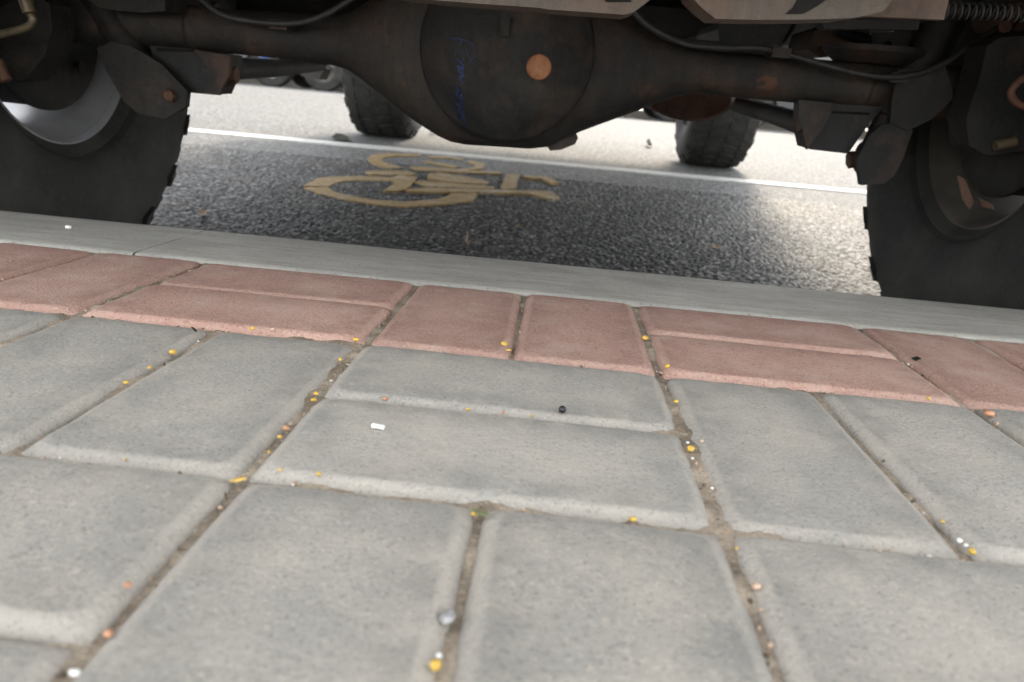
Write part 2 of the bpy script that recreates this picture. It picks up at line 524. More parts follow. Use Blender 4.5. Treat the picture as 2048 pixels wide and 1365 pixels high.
def cell_stones(X, Y, cell, seed):
    """packed aggregate: height and tone of the stone lying at each point"""
    g = np.random.default_rng(seed)
    x0, y0 = X.min() - 3 * cell, Y.min() - 3 * cell
    nx = int((X.max() - x0) / cell) + 5
    ny = int((Y.max() - y0) / cell) + 5
    jx = g.random((ny, nx)); jy = g.random((ny, nx))
    rr = cell * (0.42 + 0.40 * g.random((ny, nx)))
    lift = 0.25 + 0.75 * g.random((ny, nx))
    tone = g.random((ny, nx))
    asp = 0.6 + 0.8 * g.random((ny, nx)); ang = g.random((ny, nx)) * np.pi
    ix = ((X - x0) / cell).astype(int); iy = ((Y - y0) / cell).astype(int)
    H = np.zeros_like(X); T = np.zeros_like(X)
    for dy in (-1, 0, 1):
        for dx in (-1, 0, 1):
            a, b_ = iy + dy, ix + dx
            cx = x0 + (b_ + jx[a, b_]) * cell; cy = y0 + (a + jy[a, b_]) * cell
            c, s_ = np.cos(ang[a, b_]), np.sin(ang[a, b_])
            u = (c * (X - cx) + s_ * (Y - cy)) * asp[a, b_]
            v = (-s_ * (X - cx) + c * (Y - cy)) / asp[a, b_]
            d2 = (u * u + v * v) / rr[a, b_] ** 2
            h = np.sqrt(np.clip(1 - d2 * d2, 0, 1)) * lift[a, b_]
            up_ = h > H
            H = np.where(up_, h, H); T = np.where(up_, tone[a, b_], T)
    return H, T

ys = [GUT - 0.02]
while ys[-1] < 2.75:
    ys.append(ys[-1] + 0.0025 * (ys[-1] / 0.83) ** 0.9)
ys = np.array(ys)
xs = np.arange(-1.55, 1.35, 0.0028)
X, Y = np.meshgrid(xs, ys)
H, T = cell_stones(X, Y, 0.0078, 3)
Z = np.array([road_z(max(y, GUT)) for y in ys])[:, None] + (H - 0.75) * 0.0045
Z += 0.0012 * np.sin(X * 9 + 2 * np.sin(Y * 7)) 
NEAR_END = ys[-1]
rd_near = np.stack([X, Y, Z], -1)
road = grid_mesh('road', rd_near, M['asphalt'], attrs={'stone': T, 'height': H})
road['kind'] = 'structure'
# the rest of the road: coarse sheets of the same road, joined to it
vs, fs = [], []
def sheet(x0, x1, ylist, dz=0.0):
    b = len(vs)
    for y in ylist:
        vs.extend([(x0, y, road_z(max(y, GUT)) + dz), (x1, y, road_z(max(y, GUT)) + dz)])
    for i in range(len(ylist) - 1):
        fs.append((b + 2 * i, b + 2 * i + 1, b + 2 * i + 3, b + 2 * i + 2))
sheet(xs[0], xs[-1], [NEAR_END - 0.01, 4, 5.5, CROWN, 9, 11, FAR], -0.0012)
sheet(-90, xs[0], [GUT - 0.02, 2, 4, CROWN, FAR], -0.0012)
sheet(xs[-1], 90, [GUT - 0.02, 2, 4, CROWN, FAR], -0.0012)
make('road', vs, fs, M['asphalt_far'])['kind'] = 'structure'

# far side: kerb and pavement
bm = bmesh.new()
fz = road_z(FAR)
bm_prism(bm, [(-90, FAR, fz - 0.1), (-90, FAR, fz + 0.13), (-90, FAR + 0.15, fz + 0.14), (-90, FAR + 0.15, fz - 0.1)], (180, 0, 0))
from_bm('far_kerb', bm, M['kerb'])['kind'] = 'structure'
make('far_pavement', [(-90, FAR + 0.15, fz + 0.137), (90, FAR + 0.15, fz + 0.137), (90, FAR + 5, fz + 0.2), (-90, FAR + 5, fz + 0.2)], [(0, 1, 2, 3)], M['far_paving'])['kind'] = 'structure'

# ------------------------------------------------------------------ pavement
GX0, MOD = -0.1180, 0.2
ROWS = {0: (0.46529, 0.6597), 1: (0.2700, 0.46529)}       # red row, first grey row
def row_span(r):
    if r in ROWS: return ROWS[r]
    y1 = 0.2700 - (r - 2) * 0.2045
    return (y1 - 0.2045, y1)
NROW, C0, C1 = 9, -6, 6
pavement = empty('pavement')
pavement.matrix_world = PAV_M
pavement['kind'] = 'structure'

GM, GN = 0.0, 0.0010                 # upright pairs stand open, lying pairs close up
blocks = []                          # x0, x1, y0, y1, red
for r in range(NROW):
    y0, y1 = row_span(r)
    for c in range(C0, C1):
        x0, x1 = GX0 + c * MOD, GX0 + (c + 1) * MOD
        vertical = (c + r) % 2 == 0
        if vertical:
            xm = (x0 + x1) / 2
            blocks += [(x0, xm - GM, y0, y1, r == 0), (xm + GM, x1, y0, y1, r == 0)]
        else:
            ym = (y0 + y1) / 2
            blocks += [(x0, x1, y0, ym + GN, r == 0), (x0, x1, ym - GN, y1, r == 0)]

def paver_mesh(w, d, red, seed):
    """one block: a worn face, a soft chamfer and upright sides"""
    rg = random.Random(seed)
    hw, hd = w / 2, d / 2
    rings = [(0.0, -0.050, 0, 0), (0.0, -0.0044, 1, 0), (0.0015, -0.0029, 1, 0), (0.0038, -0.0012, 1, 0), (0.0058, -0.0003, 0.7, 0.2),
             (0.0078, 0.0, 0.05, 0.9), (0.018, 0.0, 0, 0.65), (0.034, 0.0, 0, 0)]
    nx, ny = max(3, int(w / 0.009)), max(3, int(d / 0.009))
    V, F, E, RM = [], [], [], []
    loops = []
    for ins, z, e, rm in rings:
        loop = []
        cr = 0.0015 + ins * 0.35 if ins < .0065 else .0035 * max(0, (.017 - ins) / .0092)
        a, b = hw - ins, hd - ins
        pts = []
        for i in range(nx): pts.append((-a + 2 * a * i / nx, -b))
        for i in range(ny): pts.append((a, -b + 2 * b * i / ny))
        for i in range(nx): pts.append((a - 2 * a * i / nx, b))
        for i in range(ny): pts.append((-a, b - 2 * b * i / ny))
        for k, (x, y) in enumerate(pts):
            if k in (0, nx, nx + ny, 2 * nx + ny):           # rounded corners
                x -= math.copysign(cr * 0.5, x); y -= math.copysign(cr * 0.5, y)
            q = Vector((x * 40 + seed * 3.1, y * 40, z * 10))
            j = mnoise.noise(q) * 0.0005 + mnoise.noise(q * 4) * 0.0003
            jz = mnoise.noise(q * 1.7 + Vector((5, 5, 5))) * 0.0004 if 0 < ins < 0.009 else 0
            sx, sy = (x / hw), (y / hd)
            if ins < 0.015 and z > -0.02:
                if abs(sx) > abs(sy) * 1.0: x += j
                else: y += j
            V.append((x, y, z + (jz if z > -0.02 else 0))); E.append(e); RM.append(rm)
            loop.append(len(V) - 1)
        loops.append(loop)
    n = len(loops[0])
    for a, b in zip(loops, loops[1:]):
        for k in range(n):
            F.append((a[k], a[(k + 1) % n], b[(k + 1) % n], b[k]))
    F.append(tuple(loops[-1]))
    me = bpy.data.meshes.new('paver')
    me.from_pydata(V, [], F)
    me.polygons.foreach_set('use_smooth', [True] * len(F))
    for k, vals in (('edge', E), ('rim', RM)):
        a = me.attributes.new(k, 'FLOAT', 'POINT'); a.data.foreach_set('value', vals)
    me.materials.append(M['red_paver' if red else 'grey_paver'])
    me.update()
    return me

cache = {}
for x0, x1, y0, y1, red in blocks:
    g = 0.0018
    w, d = x1 - x0 - 2 * g, y1 - y0 - 2 * g * 0.75
    key = (round(w, 3), round(d, 3), red, random.randrange(3))
    if key not in cache: cache[key] = paver_mesh(w, d, red, len(cache) + 1)
    o = bpy.data.objects.new('paver', cache[key])
    o.location = ((x0 + x1) / 2 + random.uniform(-.0008, .0008), (y0 + y1) / 2 + random.uniform(-.0008, .0008), random.uniform(-.0009, .0007))
    o.rotation_euler = (R(random.uniform(-.35, .35)), R(random.uniform(-.35, .35)), R(random.uniform(-.4, .4)) + (math.pi if random.random() < .5 else 0))
    link(o, pavement)

# sand between the blocks (fine where the camera is close)
sx = np.arange(-0.95, 0.85, 0.0022); sy = np.arange(0.02, 0.664, 0.0022)
SX, SY = np.meshgrid(sx, sy)
lines = np.full(SX.shape, 9.0)
for x0, x1, y0, y1, red in blocks:
    inside = (SX > x0 - .001) & (SX < x1 + .001) & (SY > y0 - .001) & (SY < y1 + .001)
    d = np.minimum(np.minimum(SX - x0, x1 - SX), np.minimum(SY - y0, y1 - SY))
    lines = np.where(inside, np.abs(d), lines)
def vnoise(X, Y, s, seed):
    g = np.random.default_rng(seed)
    t = g.random((256, 256))
    xi = X * s; yi = Y * s
    a = np.floor(xi).astype(int); b = np.floor(yi).astype(int)
    fx = xi - a; fy = yi - b
    fx = fx * fx * (3 - 2 * fx); fy = fy * fy * (3 - 2 * fy)
    a %= 255; b %= 255
    return (t[b, a] * (1 - fx) + t[b, a + 1] * fx) * (1 - fy) + (t[b + 1, a] * (1 - fx) + t[b + 1, a + 1] * fx) * fy
SZ = -0.0078 + 0.0034 * vnoise(SX, SY, 22, 1) + 0.0022 * vnoise(SX, SY, 110, 2) + 0.0012 * vnoise(SX, SY, 330, 3)
SZ = np.where(lines < 0.009, SZ, -0.012)
bed = grid_mesh('joint_sand', np.stack([SX, SY, SZ], -1), M['sand'], pavement)
bed['kind'] = 'stuff'
xa, xb = GX0 + C0 * MOD, GX0 + C1 * MOD
ya = row_span(NROW - 1)[0]
make('sand_bed', [(xa, ya, -0.014), (xb, ya, -0.014), (xb, 0.66, -0.014), (xa, 0.66, -0.014)], [(0, 1, 2, 3)], M['sand'], pavement)
vs, fs = [], []
for a, b, c, d in ((-60, xa, ya - 3, 0.66), (xb, 60, ya - 3, 0.66), (xa, xb, ya - 3, ya)):
    k = len(vs); vs += [(a, c, -0.001), (b, c, -0.001), (b, d, -0.001), (a, d, -0.001)]; fs.append((k, k + 1, k + 2, k + 3))
make('paving_slab', vs, fs, M['slab'], pavement)

# loose grit in the joints
def add_grit(p, r, V, F, rg):
    b = len(V)
    for d in ((1, 0, 0), (-1, 0, 0), (0, 1, 0), (0, -1, 0), (0, 0, 1), (0, 0, -1)):
        q = Vector(d) * r * rg.uniform(0.6, 1.2)
        V.append(tuple(Vector(p) + q))
    for f in ((0, 2, 4), (2, 1, 4), (1, 3, 4), (3, 0, 4), (2, 0, 5), (1, 2, 5), (3, 1, 5), (0, 3, 5)):
        F.append(tuple(b + i for i in f))
rg = random.Random(4)
sets = {'tan': ([], []), 'white_grit': ([], []), 'dark_grit': ([], [])}
for _ in range(9000):
    x0, x1, y0, y1, red = rg.choice(blocks)
    if not (-0.9 < x0 < 0.75 and y0 > 0.02): continue
    if rg.random() < 0.62: x, y = rg.choice((x0, x1)), rg.uniform(y0, y1)
    else: x, y = rg.uniform(x0, x1), rg.choice((y0, y1))
    # litter gathers in some stretches of the joints
    if mnoise.noise(Vector((x * 14, y * 14, 3))) < rg.uniform(-.35, .25): continue
    x += rg.gauss(0, .0016); y += rg.gauss(0, .0016)
    if y > .655: continue
    k = rg.choices(('tan', 'white_grit', 'dark_grit'), (5, 1.3, 3))[0]
    add_grit((x, y, -0.0040 + rg.uniform(-.001, .0012)), rg.choice((.0004, .0006, .0008, .0011, .0014)), *sets[k], rg)
for k, (V, F) in sets.items():
    make('joint_grit', V, F, M[k], pavement)['kind'] = 'stuff'

# kerb
kerb = empty('kerb')
kerb.matrix_world = PAV_M
kerb['kind'] = 'structure'
kx = on_pav(400, 466).x
for i in range(-6, 7):
    x0, x1 = kx + i * 1.0 + 0.0012, kx + (i + 1) * 1.0 - 0.0012
    prof = [(0.6605, -0.30), (0.6605, -0.0018), (0.6625, -0.0003), (0.67, 0.0002), (0.80, 0.0005), (KERB_Y - 0.012, -0.001), (KERB_Y - 0.005, -0.004), (KERB_Y, -0.012), (KERB_Y + 0.006, -0.30)]
    bm = bmesh.new()
    n = 24
    rows_ = []
    for k in range(n + 1):
        x = x0 + (x1 - x0) * k / n
        rows_.append([bm.verts.new((x, y + mnoise.noise(Vector((x * 9, y * 20, 1))) * .0012, z + (mnoise.noise(Vector((x * 6, y * 14, i))) * .0008 if z > -.1 else 0))) for y, z in prof])
    for a, b in zip(rows_, rows_[1:]):
        for k in range(len(prof) - 1): bm.faces.new((a[k], b[k], b[k + 1], a[k + 1]))
    bm.faces.new(rows_[0]); bm.faces.new(rows_[-1][::-1])
    from_bm('kerb_stone', bm, M['kerb'], kerb, autosmooth=40)

# ------------------------------------------------------------------ road markings
lw = on_road(360, 260); rw = on_road(1725, 385)
ly = (lw.y + rw.y) / 2
ys_ = [ly - 0.055, ly + 0.055]
bm = bmesh.new()
nseg = 60
for i in range(nseg):
    xa_, xb_ = -12 + i * 24 / nseg, -12 + (i + 1) * 24 / nseg - 0.0
    bm_prism(bm, [(xa_, ys_[0], road_z(ys_[0]) - .004), (xa_, ys_[0], road_z(ys_[0]) + .0038), (xa_, ys_[1], road_z(ys_[1]) + .0038), (xa_, ys_[1], road_z(ys_[1]) - .004)], (xb_ - xa_, 0, 0))
bmesh.ops.remove_doubles(bm, verts=bm.verts[:], dist=1e-4)
line = from_bm('lane_line', bm, M['white_line'])
line['kind'] = 'structure'

def sym(cx, cy):
    return 560 + cx * 0.36133, 240 + cy * 0.36133
BIKE = [
    [(130, 370), (165, 348), (205, 328), (300, 318), (440, 314), (600, 322), (604, 344), (430, 338), (330, 345), (290, 358), (268, 374)],
    [(132, 378), (266, 379), (290, 397), (330, 411), (400, 428), (520, 446), (680, 458), (800, 450), (880, 440), (925, 424), (950, 404), (1085, 404), (1090, 425), (1062, 452), (900, 472), (690, 484), (540, 474), (350, 444), (210, 410)],
    [(775, 194), (660, 189), (560, 190), (505, 200), (484, 216), (494, 236), (530, 256), (600, 272), (686, 268), (640, 256), (590, 243), (562, 228), (572, 213), (640, 204), (775, 205)],
    [(820, 202), (930, 206), (1010, 216), (1010, 226), (930, 217), (818, 212)],
    [(1040, 228), (1130, 240), (1136, 258), (1110, 278), (990, 284), (960, 279), (1060, 270), (1080, 255), (1030, 238)],
    [(785, 233), (820, 232), (1000, 262), (960, 270)],
    [(718, 266), (780, 264), (1000, 282), (1215, 293), (1222, 304), (1000, 296), (760, 284)],
    [(464, 294), (520, 288), (700, 290), (760, 304), (700, 312), (500, 306)],
    [(600, 330), (660, 314), (760, 322), (742, 350), (700, 392), (640, 402), (572, 400), (640, 356)],
    [(702, 394), (790, 384), (1140, 393), (1340, 400), (1500, 402), (1552, 444), (1512, 448), (1380, 417), (1140, 409), (702, 404)],
    [(742, 352), (782, 344), (1000, 364), (1188, 377), (1182, 391), (1000, 385), (830, 376)],
    [(820, 308), (880, 300), (1010, 318), (1160, 350), (1140, 362), (960, 356), (812, 330)],
    [(1250, 309), (1326, 310), (1298, 388), (1220, 388)],
    [(1345, 316), (1480, 321), (1546, 355), (1504, 360), (1456, 334), (1345, 326)],
]
bike = empty('bicycle_symbol', on_road(860, 370))
tag(bike, 'worn yellowish bicycle symbol painted on the dark asphalt between the kerb and the white line', 'road marking')
for k, poly in enumerate(BIKE):
    bm = bmesh.new()
    P = []
    for cx, cy in poly:
        p = on_road(*sym(cx, cy))
        P.append(Vector((p.x, p.y, road_z(p.y) - 0.004)))
    # densify the outline and chip it a little
    Q = []
    for a, b in zip(P, P[1:] + P[:1]):
        n = max(1, int((b - a).length / 0.03))
        for i in range(n):
            q = a.lerp(b, i / n)
            q.x += mnoise.noise(q * 60) * 0.006; q.y += mnoise.noise(q * 60 + Vector((9, 0, 0))) * 0.008
            Q.append(q - bike.location)
    bm_prism(bm, Q, (0, 0, 0.0062 + 0.0003 * k))
    from_bm('painted_stroke', bm, M['tan_paint'], bike)

# ------------------------------------------------------------------ the off-road car over the camera
AX_Y = 1.14
car = empty('off_road_car', (-0.076, AX_Y, road_z(AX_Y)))
car.rotation_euler = (math.atan(0.026), 0, -0.004)
tag(car, 'large dark off-road car seen from behind and below, its rear axle over the kerb', 'car')
bpy.context.view_layer.update()
CAR_I = car.matrix_world.inverted()
def L(px, py, y):
    return CAR_I @ at(px, py, y)
AXZ, WHZ, HALF = 0.379, 0.380, 0.79
WB = 2.61
CM = M['black_steel']

def tyre_mesh(Rt=0.382, w=0.30):
    bm = bmesh.new()
    h = w / 2
    half = [(-h + .050, .176), (-h + .040, .185), (-h + .028, .197), (-h + .027, .1985), (-h + .037, .2000), (-h + .037, .2040), (-h + .0215, .2052), (-h + .018, .208), (-h + .009, .225), (-h + .001, .262), (-h, .29), (-h + .003, .312), (-h + .009, .340), (-h + .014, .346), (-h + .019, .361), (-h + .034, .377), (-h + .06, Rt - .001), (0, Rt)]
    prof = half + [(-a, r) for a, r in half[-2::-1]]
    bm_lathe(bm, prof, 96, 'X')
    return bm

def tread_mesh(n=40, Rt=0.380, w=0.30):
    """chunky all-terrain blocks: shoulder lugs and two staggered centre rows"""
    bm = bmesh.new()
    rg = random.Random(5)
    h = w / 2
    def block(poly, t0, r_in, r_out, skew=0.0):
        a, b = [], []
        for (x, t) in poly:
            for lst, rr, sh in ((a, r_in, 1.0), (b, r_out, 0.93)):
                xx = x
                # shoulder falls away towards the sidewall
                drop = max(0.0, abs(x) - (h - .045)) * 0.42
                th = t0 + t * sh + skew * x
                lst.append(bm.verts.new((xx, (rr - drop) * math.cos(th), (rr - drop) * math.sin(th))))
        m_ = len(a)
        bm.faces.new(b)
        for i in range(m_): bm.faces.new([a[i], a[(i + 1) % m_], b[(i + 1) % m_], b[i]])
    st = 2 * math.pi / n
    for k in range(n):
        t = k * st
        for s in (-1, 1):
            tt = t + (0.5 * st if s > 0 else 0)
            long_ = (k % 2 == 0)
            o_ = h - .019 if long_ else h - .027
            block([(s * .078, -.36 * st), (s * o_, -.30 * st), (s * o_, .28 * st), (s * .082, .34 * st)], tt, Rt - .008, Rt + .0055)
            block([(s * .010, -.30 * st), (s * .040, -.42 * st), (s * .070, -.20 * st), (s * .066, .30 * st), (s * .036, .40 * st), (s * .008, .16 * st)], tt + .25 * st, Rt - .006, Rt + .006, 0.55 * s)
            # sidewall lug under the shoulder
            if long_:
                vs_ = []
                for dx, rr in ((.006, .347), (.016, .364)):
                    for dt in (-.28, .28):
                        vs_.append((s * (h + .001 - dx), tt + dt * st, rr))
                q = [bm.verts.new((x, rr * math.cos(th), rr * math.sin(th))) for x, th, rr in vs_]
                q2 = [bm.verts.new((x - s * .012, rr * math.cos(th), rr * math.sin(th))) for x, th, rr in vs_]
                for f in ((0, 1, 3, 2),): bm.faces.new([q[i] for i in f])
                for i, j in ((0, 1), (1, 3), (3, 2), (2, 0)): bm.faces.new([q[i], q[j], q2[j], q2[i]])
    return bm

def rim_mesh(w=0.215):
    """barrel with flanges and a five-spoke outer face; the inner side is -X"""
    bm = bmesh.new()
    h = w / 2
    prof = [(-h, .214), (-h - .003, .208), (-h + .004, .202), (-h + .02, .199), (-h + .035, .188), (-h + .06, .180), (h - .05, .180), (h - .03, .190), (h - .012, .200), (h, .205), (h + .003, .212),
            (h - .004, .214), (h - .014, .206), (h - .03, .197), (h - .05, .187), (-h + .06, .187), (-h + .035, .195), (-h + .02, .206), (-h + .006, .216)]
    bm_lathe(bm, prof, 72, 'X', closed=True)
    for v in bm.verts: v.co.y *= .875; v.co.z *= .875
    # hub and spokes
    xo = h - .035
    bm_lathe(bm, [(xo - .03, .001), (xo - .03, .075), (xo + .005, .078), (xo + .01, .07), (xo + .012, .001)], 40, 'X')
    for k in range(5):
        t = k * 2 * math.pi / 5 + .3
        rot = Matrix.Rotation(t, 4, 'X')
        poly = [(xo - .02, .06, -.034), (xo - .02, .06, .034), (xo - .012, .162, .042), (xo - .012, .162, -.042)]
        bm_prism(bm, [rot @ Vector(p) for p in poly], (.022, 0, 0))
    return bm

def build_wheel(x, y, mirror, rim_mat, spin=0.0):
    w = from_bm('wheel', rim_mesh(), rim_mat, car, autosmooth=35)
    t = from_bm('tyre', tyre_mesh(), M['rubber'], w, smooth=True)
    tr = from_bm('tread', tread_mesh(), M['rubber'], w)
    tr['kind'] = 'stuff'
    w.location = (x, y, WHZ)
    w.rotation_euler = (spin, 0, math.pi if mirror else 0)
    return w
wl = build_wheel(-HALF, 0, True, M['rim'], 0.5)
wr = build_wheel(HALF, 0, False, M['dark_rim'], 0.9)
wfl = build_wheel(-HALF, WB, True, M['rim'], 0.2)
wfr = build_wheel(HALF, WB, False, M['rim'], 1.3)
wl['label'] = 'rear wheel with pale silver barrel'
wr['label'] = 'rear wheel with brown barrel, shade painted into its colour'

# brakes
for s in (-1, 1):
    bm = bmesh.new()
    prof = [(s * .685, .001), (s * .685, .05), (s * .693, .095), (s * .697, .126), (s * .703, .136), (s * .709, .136), (s * .711, .131), (s * .77, .130), (s * .775, .001)]
    bm_lathe(bm, prof, 64, 'X', mat=Matrix.Translation((0, 0, WHZ)))
    o = from_bm('brake_drum', bm, M['cover'], car, autosmooth=35)
    for k in range(4):
        bm = bmesh.new()
        a = k * math.pi / 2 + .6
        bm_lathe(bm, [(s * .692, .001), (s * .682, .010), (s * .682, .001)], 6, 'X', mat=Matrix.Translation((0, .085 * math.cos(a), AXZ + .085 * math.sin(a))))
        from_bm('bolt', bm, M['axle'], o)
    # wheel cylinder and bleed nipple
    bm = bmesh.new()
    bm_tube(bm, [(s * .655, -.045, AXZ + .10), (s * .655, .045, AXZ + .10)], .018, 12)
    bm_tube(bm, [(s * .655, -.03, AXZ + .10), (s * .63, -.06, AXZ + .085)], .008, 8)
    from_bm('brake_cylinder', bm, M['rust'], o, autosmooth=40)

# axle housing: a loft along X, flaring to the banjo in the middle
under = [(560, 118), (630, 127), (668, 131), (700, 140), (725, 157), (760, 184), (800, 217), (840, 246), (880, 271), (905, 283), (935, 289), (1000, 293), (1060, 297),
         (1096, 293), (1130, 277), (1160, 263), (1200, 248), (1250, 230), (1285, 217), (1320, 203), (1350, 193), (1385, 187), (1440, 188)]
prof = [(-.70, .034, .034), (-.60, .036, .036), (-.585, .031, .031), (-.45, .030, .031)]
for px_, py_ in under:
    q = L(px_, py_, AX_Y)
    hz = max(.029, AXZ - q.z)
    prof.append((q.x, hz, .031 + min(1, (hz - .029) / .09) * .055))
prof += [(.30, .030, .031), (.45, .030, .031), (.585, .031, .031), (.60, .036, .036), (.70, .034, .034)]
DX = L(1008, 108, AX_Y).x           # the banjo sits a little left of the middle
bm = bmesh.new()
rings = []
n = 40
for x, hz, hy in prof:
    xx = x
    ring = []
    for k in range(n):
        a = 2 * math.pi * k / n
        e = 0.86
        cy, cz = math.cos(a), math.sin(a)
        py_ = math.copysign(abs(cy) ** e, cy) * hy
        pz_ = math.copysign(abs(cz) ** e, cz) * hz
        ring.append(bm.verts.new((xx, py_, AXZ + pz_)))
    rings.append(ring)
for a, b in zip(rings, rings[1:]):
    for k in range(n): bm.faces.new([a[k], b[k], b[(k + 1) % n], a[(k + 1) % n]])
bm.faces.new(rings[0]); bm.faces.new(rings[-1][::-1])
housing = from_bm('axle_housing', bm, M['axle'], car, autosmooth=28)
# weld seam rings on the tubes
for x in (-.47, .49):
    bm = bmesh.new()
    bm_lathe(bm, [(x - .008, .028), (x - .006, .0325), (x + .006, .0325), (x + .008, .028)], 32, 'X', mat=Matrix.Translation((0, 0, AXZ)))
    from_bm('weld_collar', bm, M['axle'], housing, smooth=True)
for pts_, m_ in (([(1508, 160), (1524, 152), (1548, 156), (1552, 170), (1538, 180), (1512, 176)], 'rust'), ([(1318, 70), (1322, 66), (1336, 78), (1332, 82)], 'rust')):
    q_ = [L(x, y, AX_Y - .030) for x, y in pts_]
    bm = bmesh.new()
    bm_prism(bm, [Vector((p.x, -math.sqrt(max(1e-6, .0316 ** 2 - min(.0009, (p.z - AXZ) ** 2))) - .0005, p.z)) for p in q_], (0, .004, 0))
    from_bm('rust_patch', bm, M[m_], housing)
# welded rib along the rear of the banjo, and the little tab hanging underneath
tabp = [(1068, 287), (1085, 288), (1094, 293), (1100, 302), (1122, 300), (1150, 289), (1156, 277), (1150, 262), (1110, 258)]
bm = bmesh.new()
bm_prism(bm, [L(x, y, AX_Y - .012) for x, y in tabp], (0, .03, 0))
from_bm('bracket_tab', bm, M['axle'], housing, bevel=.0015)

# differential cover
CC = L(1012, 102, AX_Y - .10)
CR = 0.1175
def cover_y(r):
    q = min(1, r / CR)
    return -0.080 - (0.040 * (1 - q ** 3.2) if q < .9 else 0.040 * (1 - .9 ** 3.2) * (1 - (q - .9) / .1) ** 0.6)
bm = bmesh.new()
rs = [.0005, .02, .04, .055, .07, .082, .092, .1, .106, .110, .1125, .1140, .1155, .1175]
rings = []
for r_ in rs:
    ring = []
    for k in range(64):
        a = 2 * math.pi * k / 64
        x, z = r_ * math.cos(a), r_ * math.sin(a)
        y = cover_y(r_)
        # pressed vertical rib right of the middle, flattened left half
        y += -0.006 * math.exp(-((x - .05) / .018) ** 2) * (1 if r_ < .1 else 0) + .004 * math.exp(-((x + .005) / .014) ** 2) * (1 if r_ < .1 else 0)
        ring.append(bm.verts.new((CC.x + x, y, CC.z + z)))
    rings.append(ring)
for a, b in zip(rings, rings[1:]):
    for k in range(64): bm.faces.new([a[k], a[(k + 1) % 64], b[(k + 1) % 64], b[k]])
last = [bm.verts.new(v.co + Vector((0, .03, 0))) for v in rings[-1]]
for k in range(64): bm.faces.new([rings[-1][k], rings[-1][(k + 1) % 64], last[(k + 1) % 64], last[k]])
cover = from_bm('differential_cover', bm, M['cover'], car, autosmooth=50)

def on_cover(px, py, lift=.001):
    p = L(px, py, AX_Y - .12)
    for _ in range(4):
        r_ = math.hypot(p.x - CC.x, (p.z - CC.z))
        p = L(px, py, AX_Y + cover_y(r_) - .002)
    x = p.x - CC.x
    r_ = math.hypot(x, (p.z - CC.z))
    y = cover_y(r_)
    y += -0.006 * math.exp(-((x - .05) / .018) ** 2) * (1 if r_ < .1 else 0) + .004 * math.exp(-((x + .005) / .014) ** 2) * (1 if r_ < .1 else 0)
    return Vector((p.x, y - lift, p.z))

pp = on_cover(1079, 135, 0)
bm = bmesh.new()
bm_lathe(bm, [(pp.y + .006, .0158), (pp.y - .006, .016), (pp.y - .0085, .0153), (pp.y - .009, .0145), (pp.y - .0075, .0125), (pp.y - .008, .009), (pp.y - .0085, .0005)], 32, 'Y', mat=Matrix.Translation((pp.x, 0, pp.z)))
from_bm('filler_plug', bm, M['plug'], cover, autosmooth=50)['label'] = 'round orange rusty filler plug'
# blue paint-pen handwriting
strokes = [
    ([(903, 78), (926, 80), (948, 92), (951, 117), (938, 121)], .0007), ([(926, 81), (921, 92)], .0009),
    ([(912, 112), (914, 105), (922, 103), (930, 112), (925, 124)], .0006), ([(934, 99), (943, 123), (950, 130)], .0006),
    ([(914, 118), (926, 128), (928, 138), (918, 132), (922, 146), (930, 150), (921, 156), (929, 168)], .0012),
    ([(919, 136), (927, 144), (924, 160)], .0012)]
bm = bmesh.new()
for pts, w_ in strokes:
    bm_tube(bm, spline([on_cover(x, y, .0002) for x, y in pts], 5), w_, 5)
w0 = from_bm('paint_pen_writing', bm, M['blue_ink'], cover)
w0['label'] = 'blue handwritten paint pen marks'
bm = bmesh.new()
rgs = random.Random(3)
for k in range(15):
    x, y = 919 + rgs.uniform(-7, 9), 172 + k * 4.2
    bm_tube(bm, spline([on_cover(x, y, .0), on_cover(x + rgs.uniform(-4, 4), y + 8, .0002), on_cover(x + rgs.uniform(-5, 7), y + 17, .0)], 4), rgs.uniform(.0010, .0022), 5)
from_bm('paint_smear', bm, M['blue_smear'], cover)['label'] = 'dark blue smeared paint'
# little casting lug and seam on the cover
bm = bmesh.new()
a = on_cover(1008, 55, .003)
bm_box(bm, a.x - .004, a.x + .008, a.y - .003, a.y + .01, a.z - .012, a.z + .012)
from_bm('casting_lug', bm, M['cover'], cover, bevel=.002)

def prism_px(name, pts, y, depth, mat, parent=car, bevel=.002, label=None):
    bm = bmesh.new()
    bm_prism(bm, [L(a, b, y) for a, b in pts], (0, depth, 0))
    o = from_bm(name, bm, mat, parent, bevel=bevel)
    if label: o['label'] = label
    return o

# lower link brackets welded under the axle tubes
lb = prism_px('link_bracket', [(300, 92), (382, 98), (450, 110), (452, 150), (436, 172), (428, 190), (336, 182), (314, 140)], 1.10, .06, M['dull_steel'])
prism_px('bracket_side_plate', [(390, 100), (461, 112), (459, 150), (446, 172), (438, 191), (404, 188), (428, 150)], 1.088, .008, M['axle'], lb)
rb = prism_px('link_bracket', [(1612, 205), (1768, 214), (1746, 238), (1696, 308), (1619, 299), (1610, 262)], 1.10, .06, M['dull_steel'])
prism_px('bracket_side_plate', [(1598, 200), (1672, 207), (1650, 250), (1614, 300), (1606, 262), (1597, 228)], 1.088, .008, M['axle'], rb)
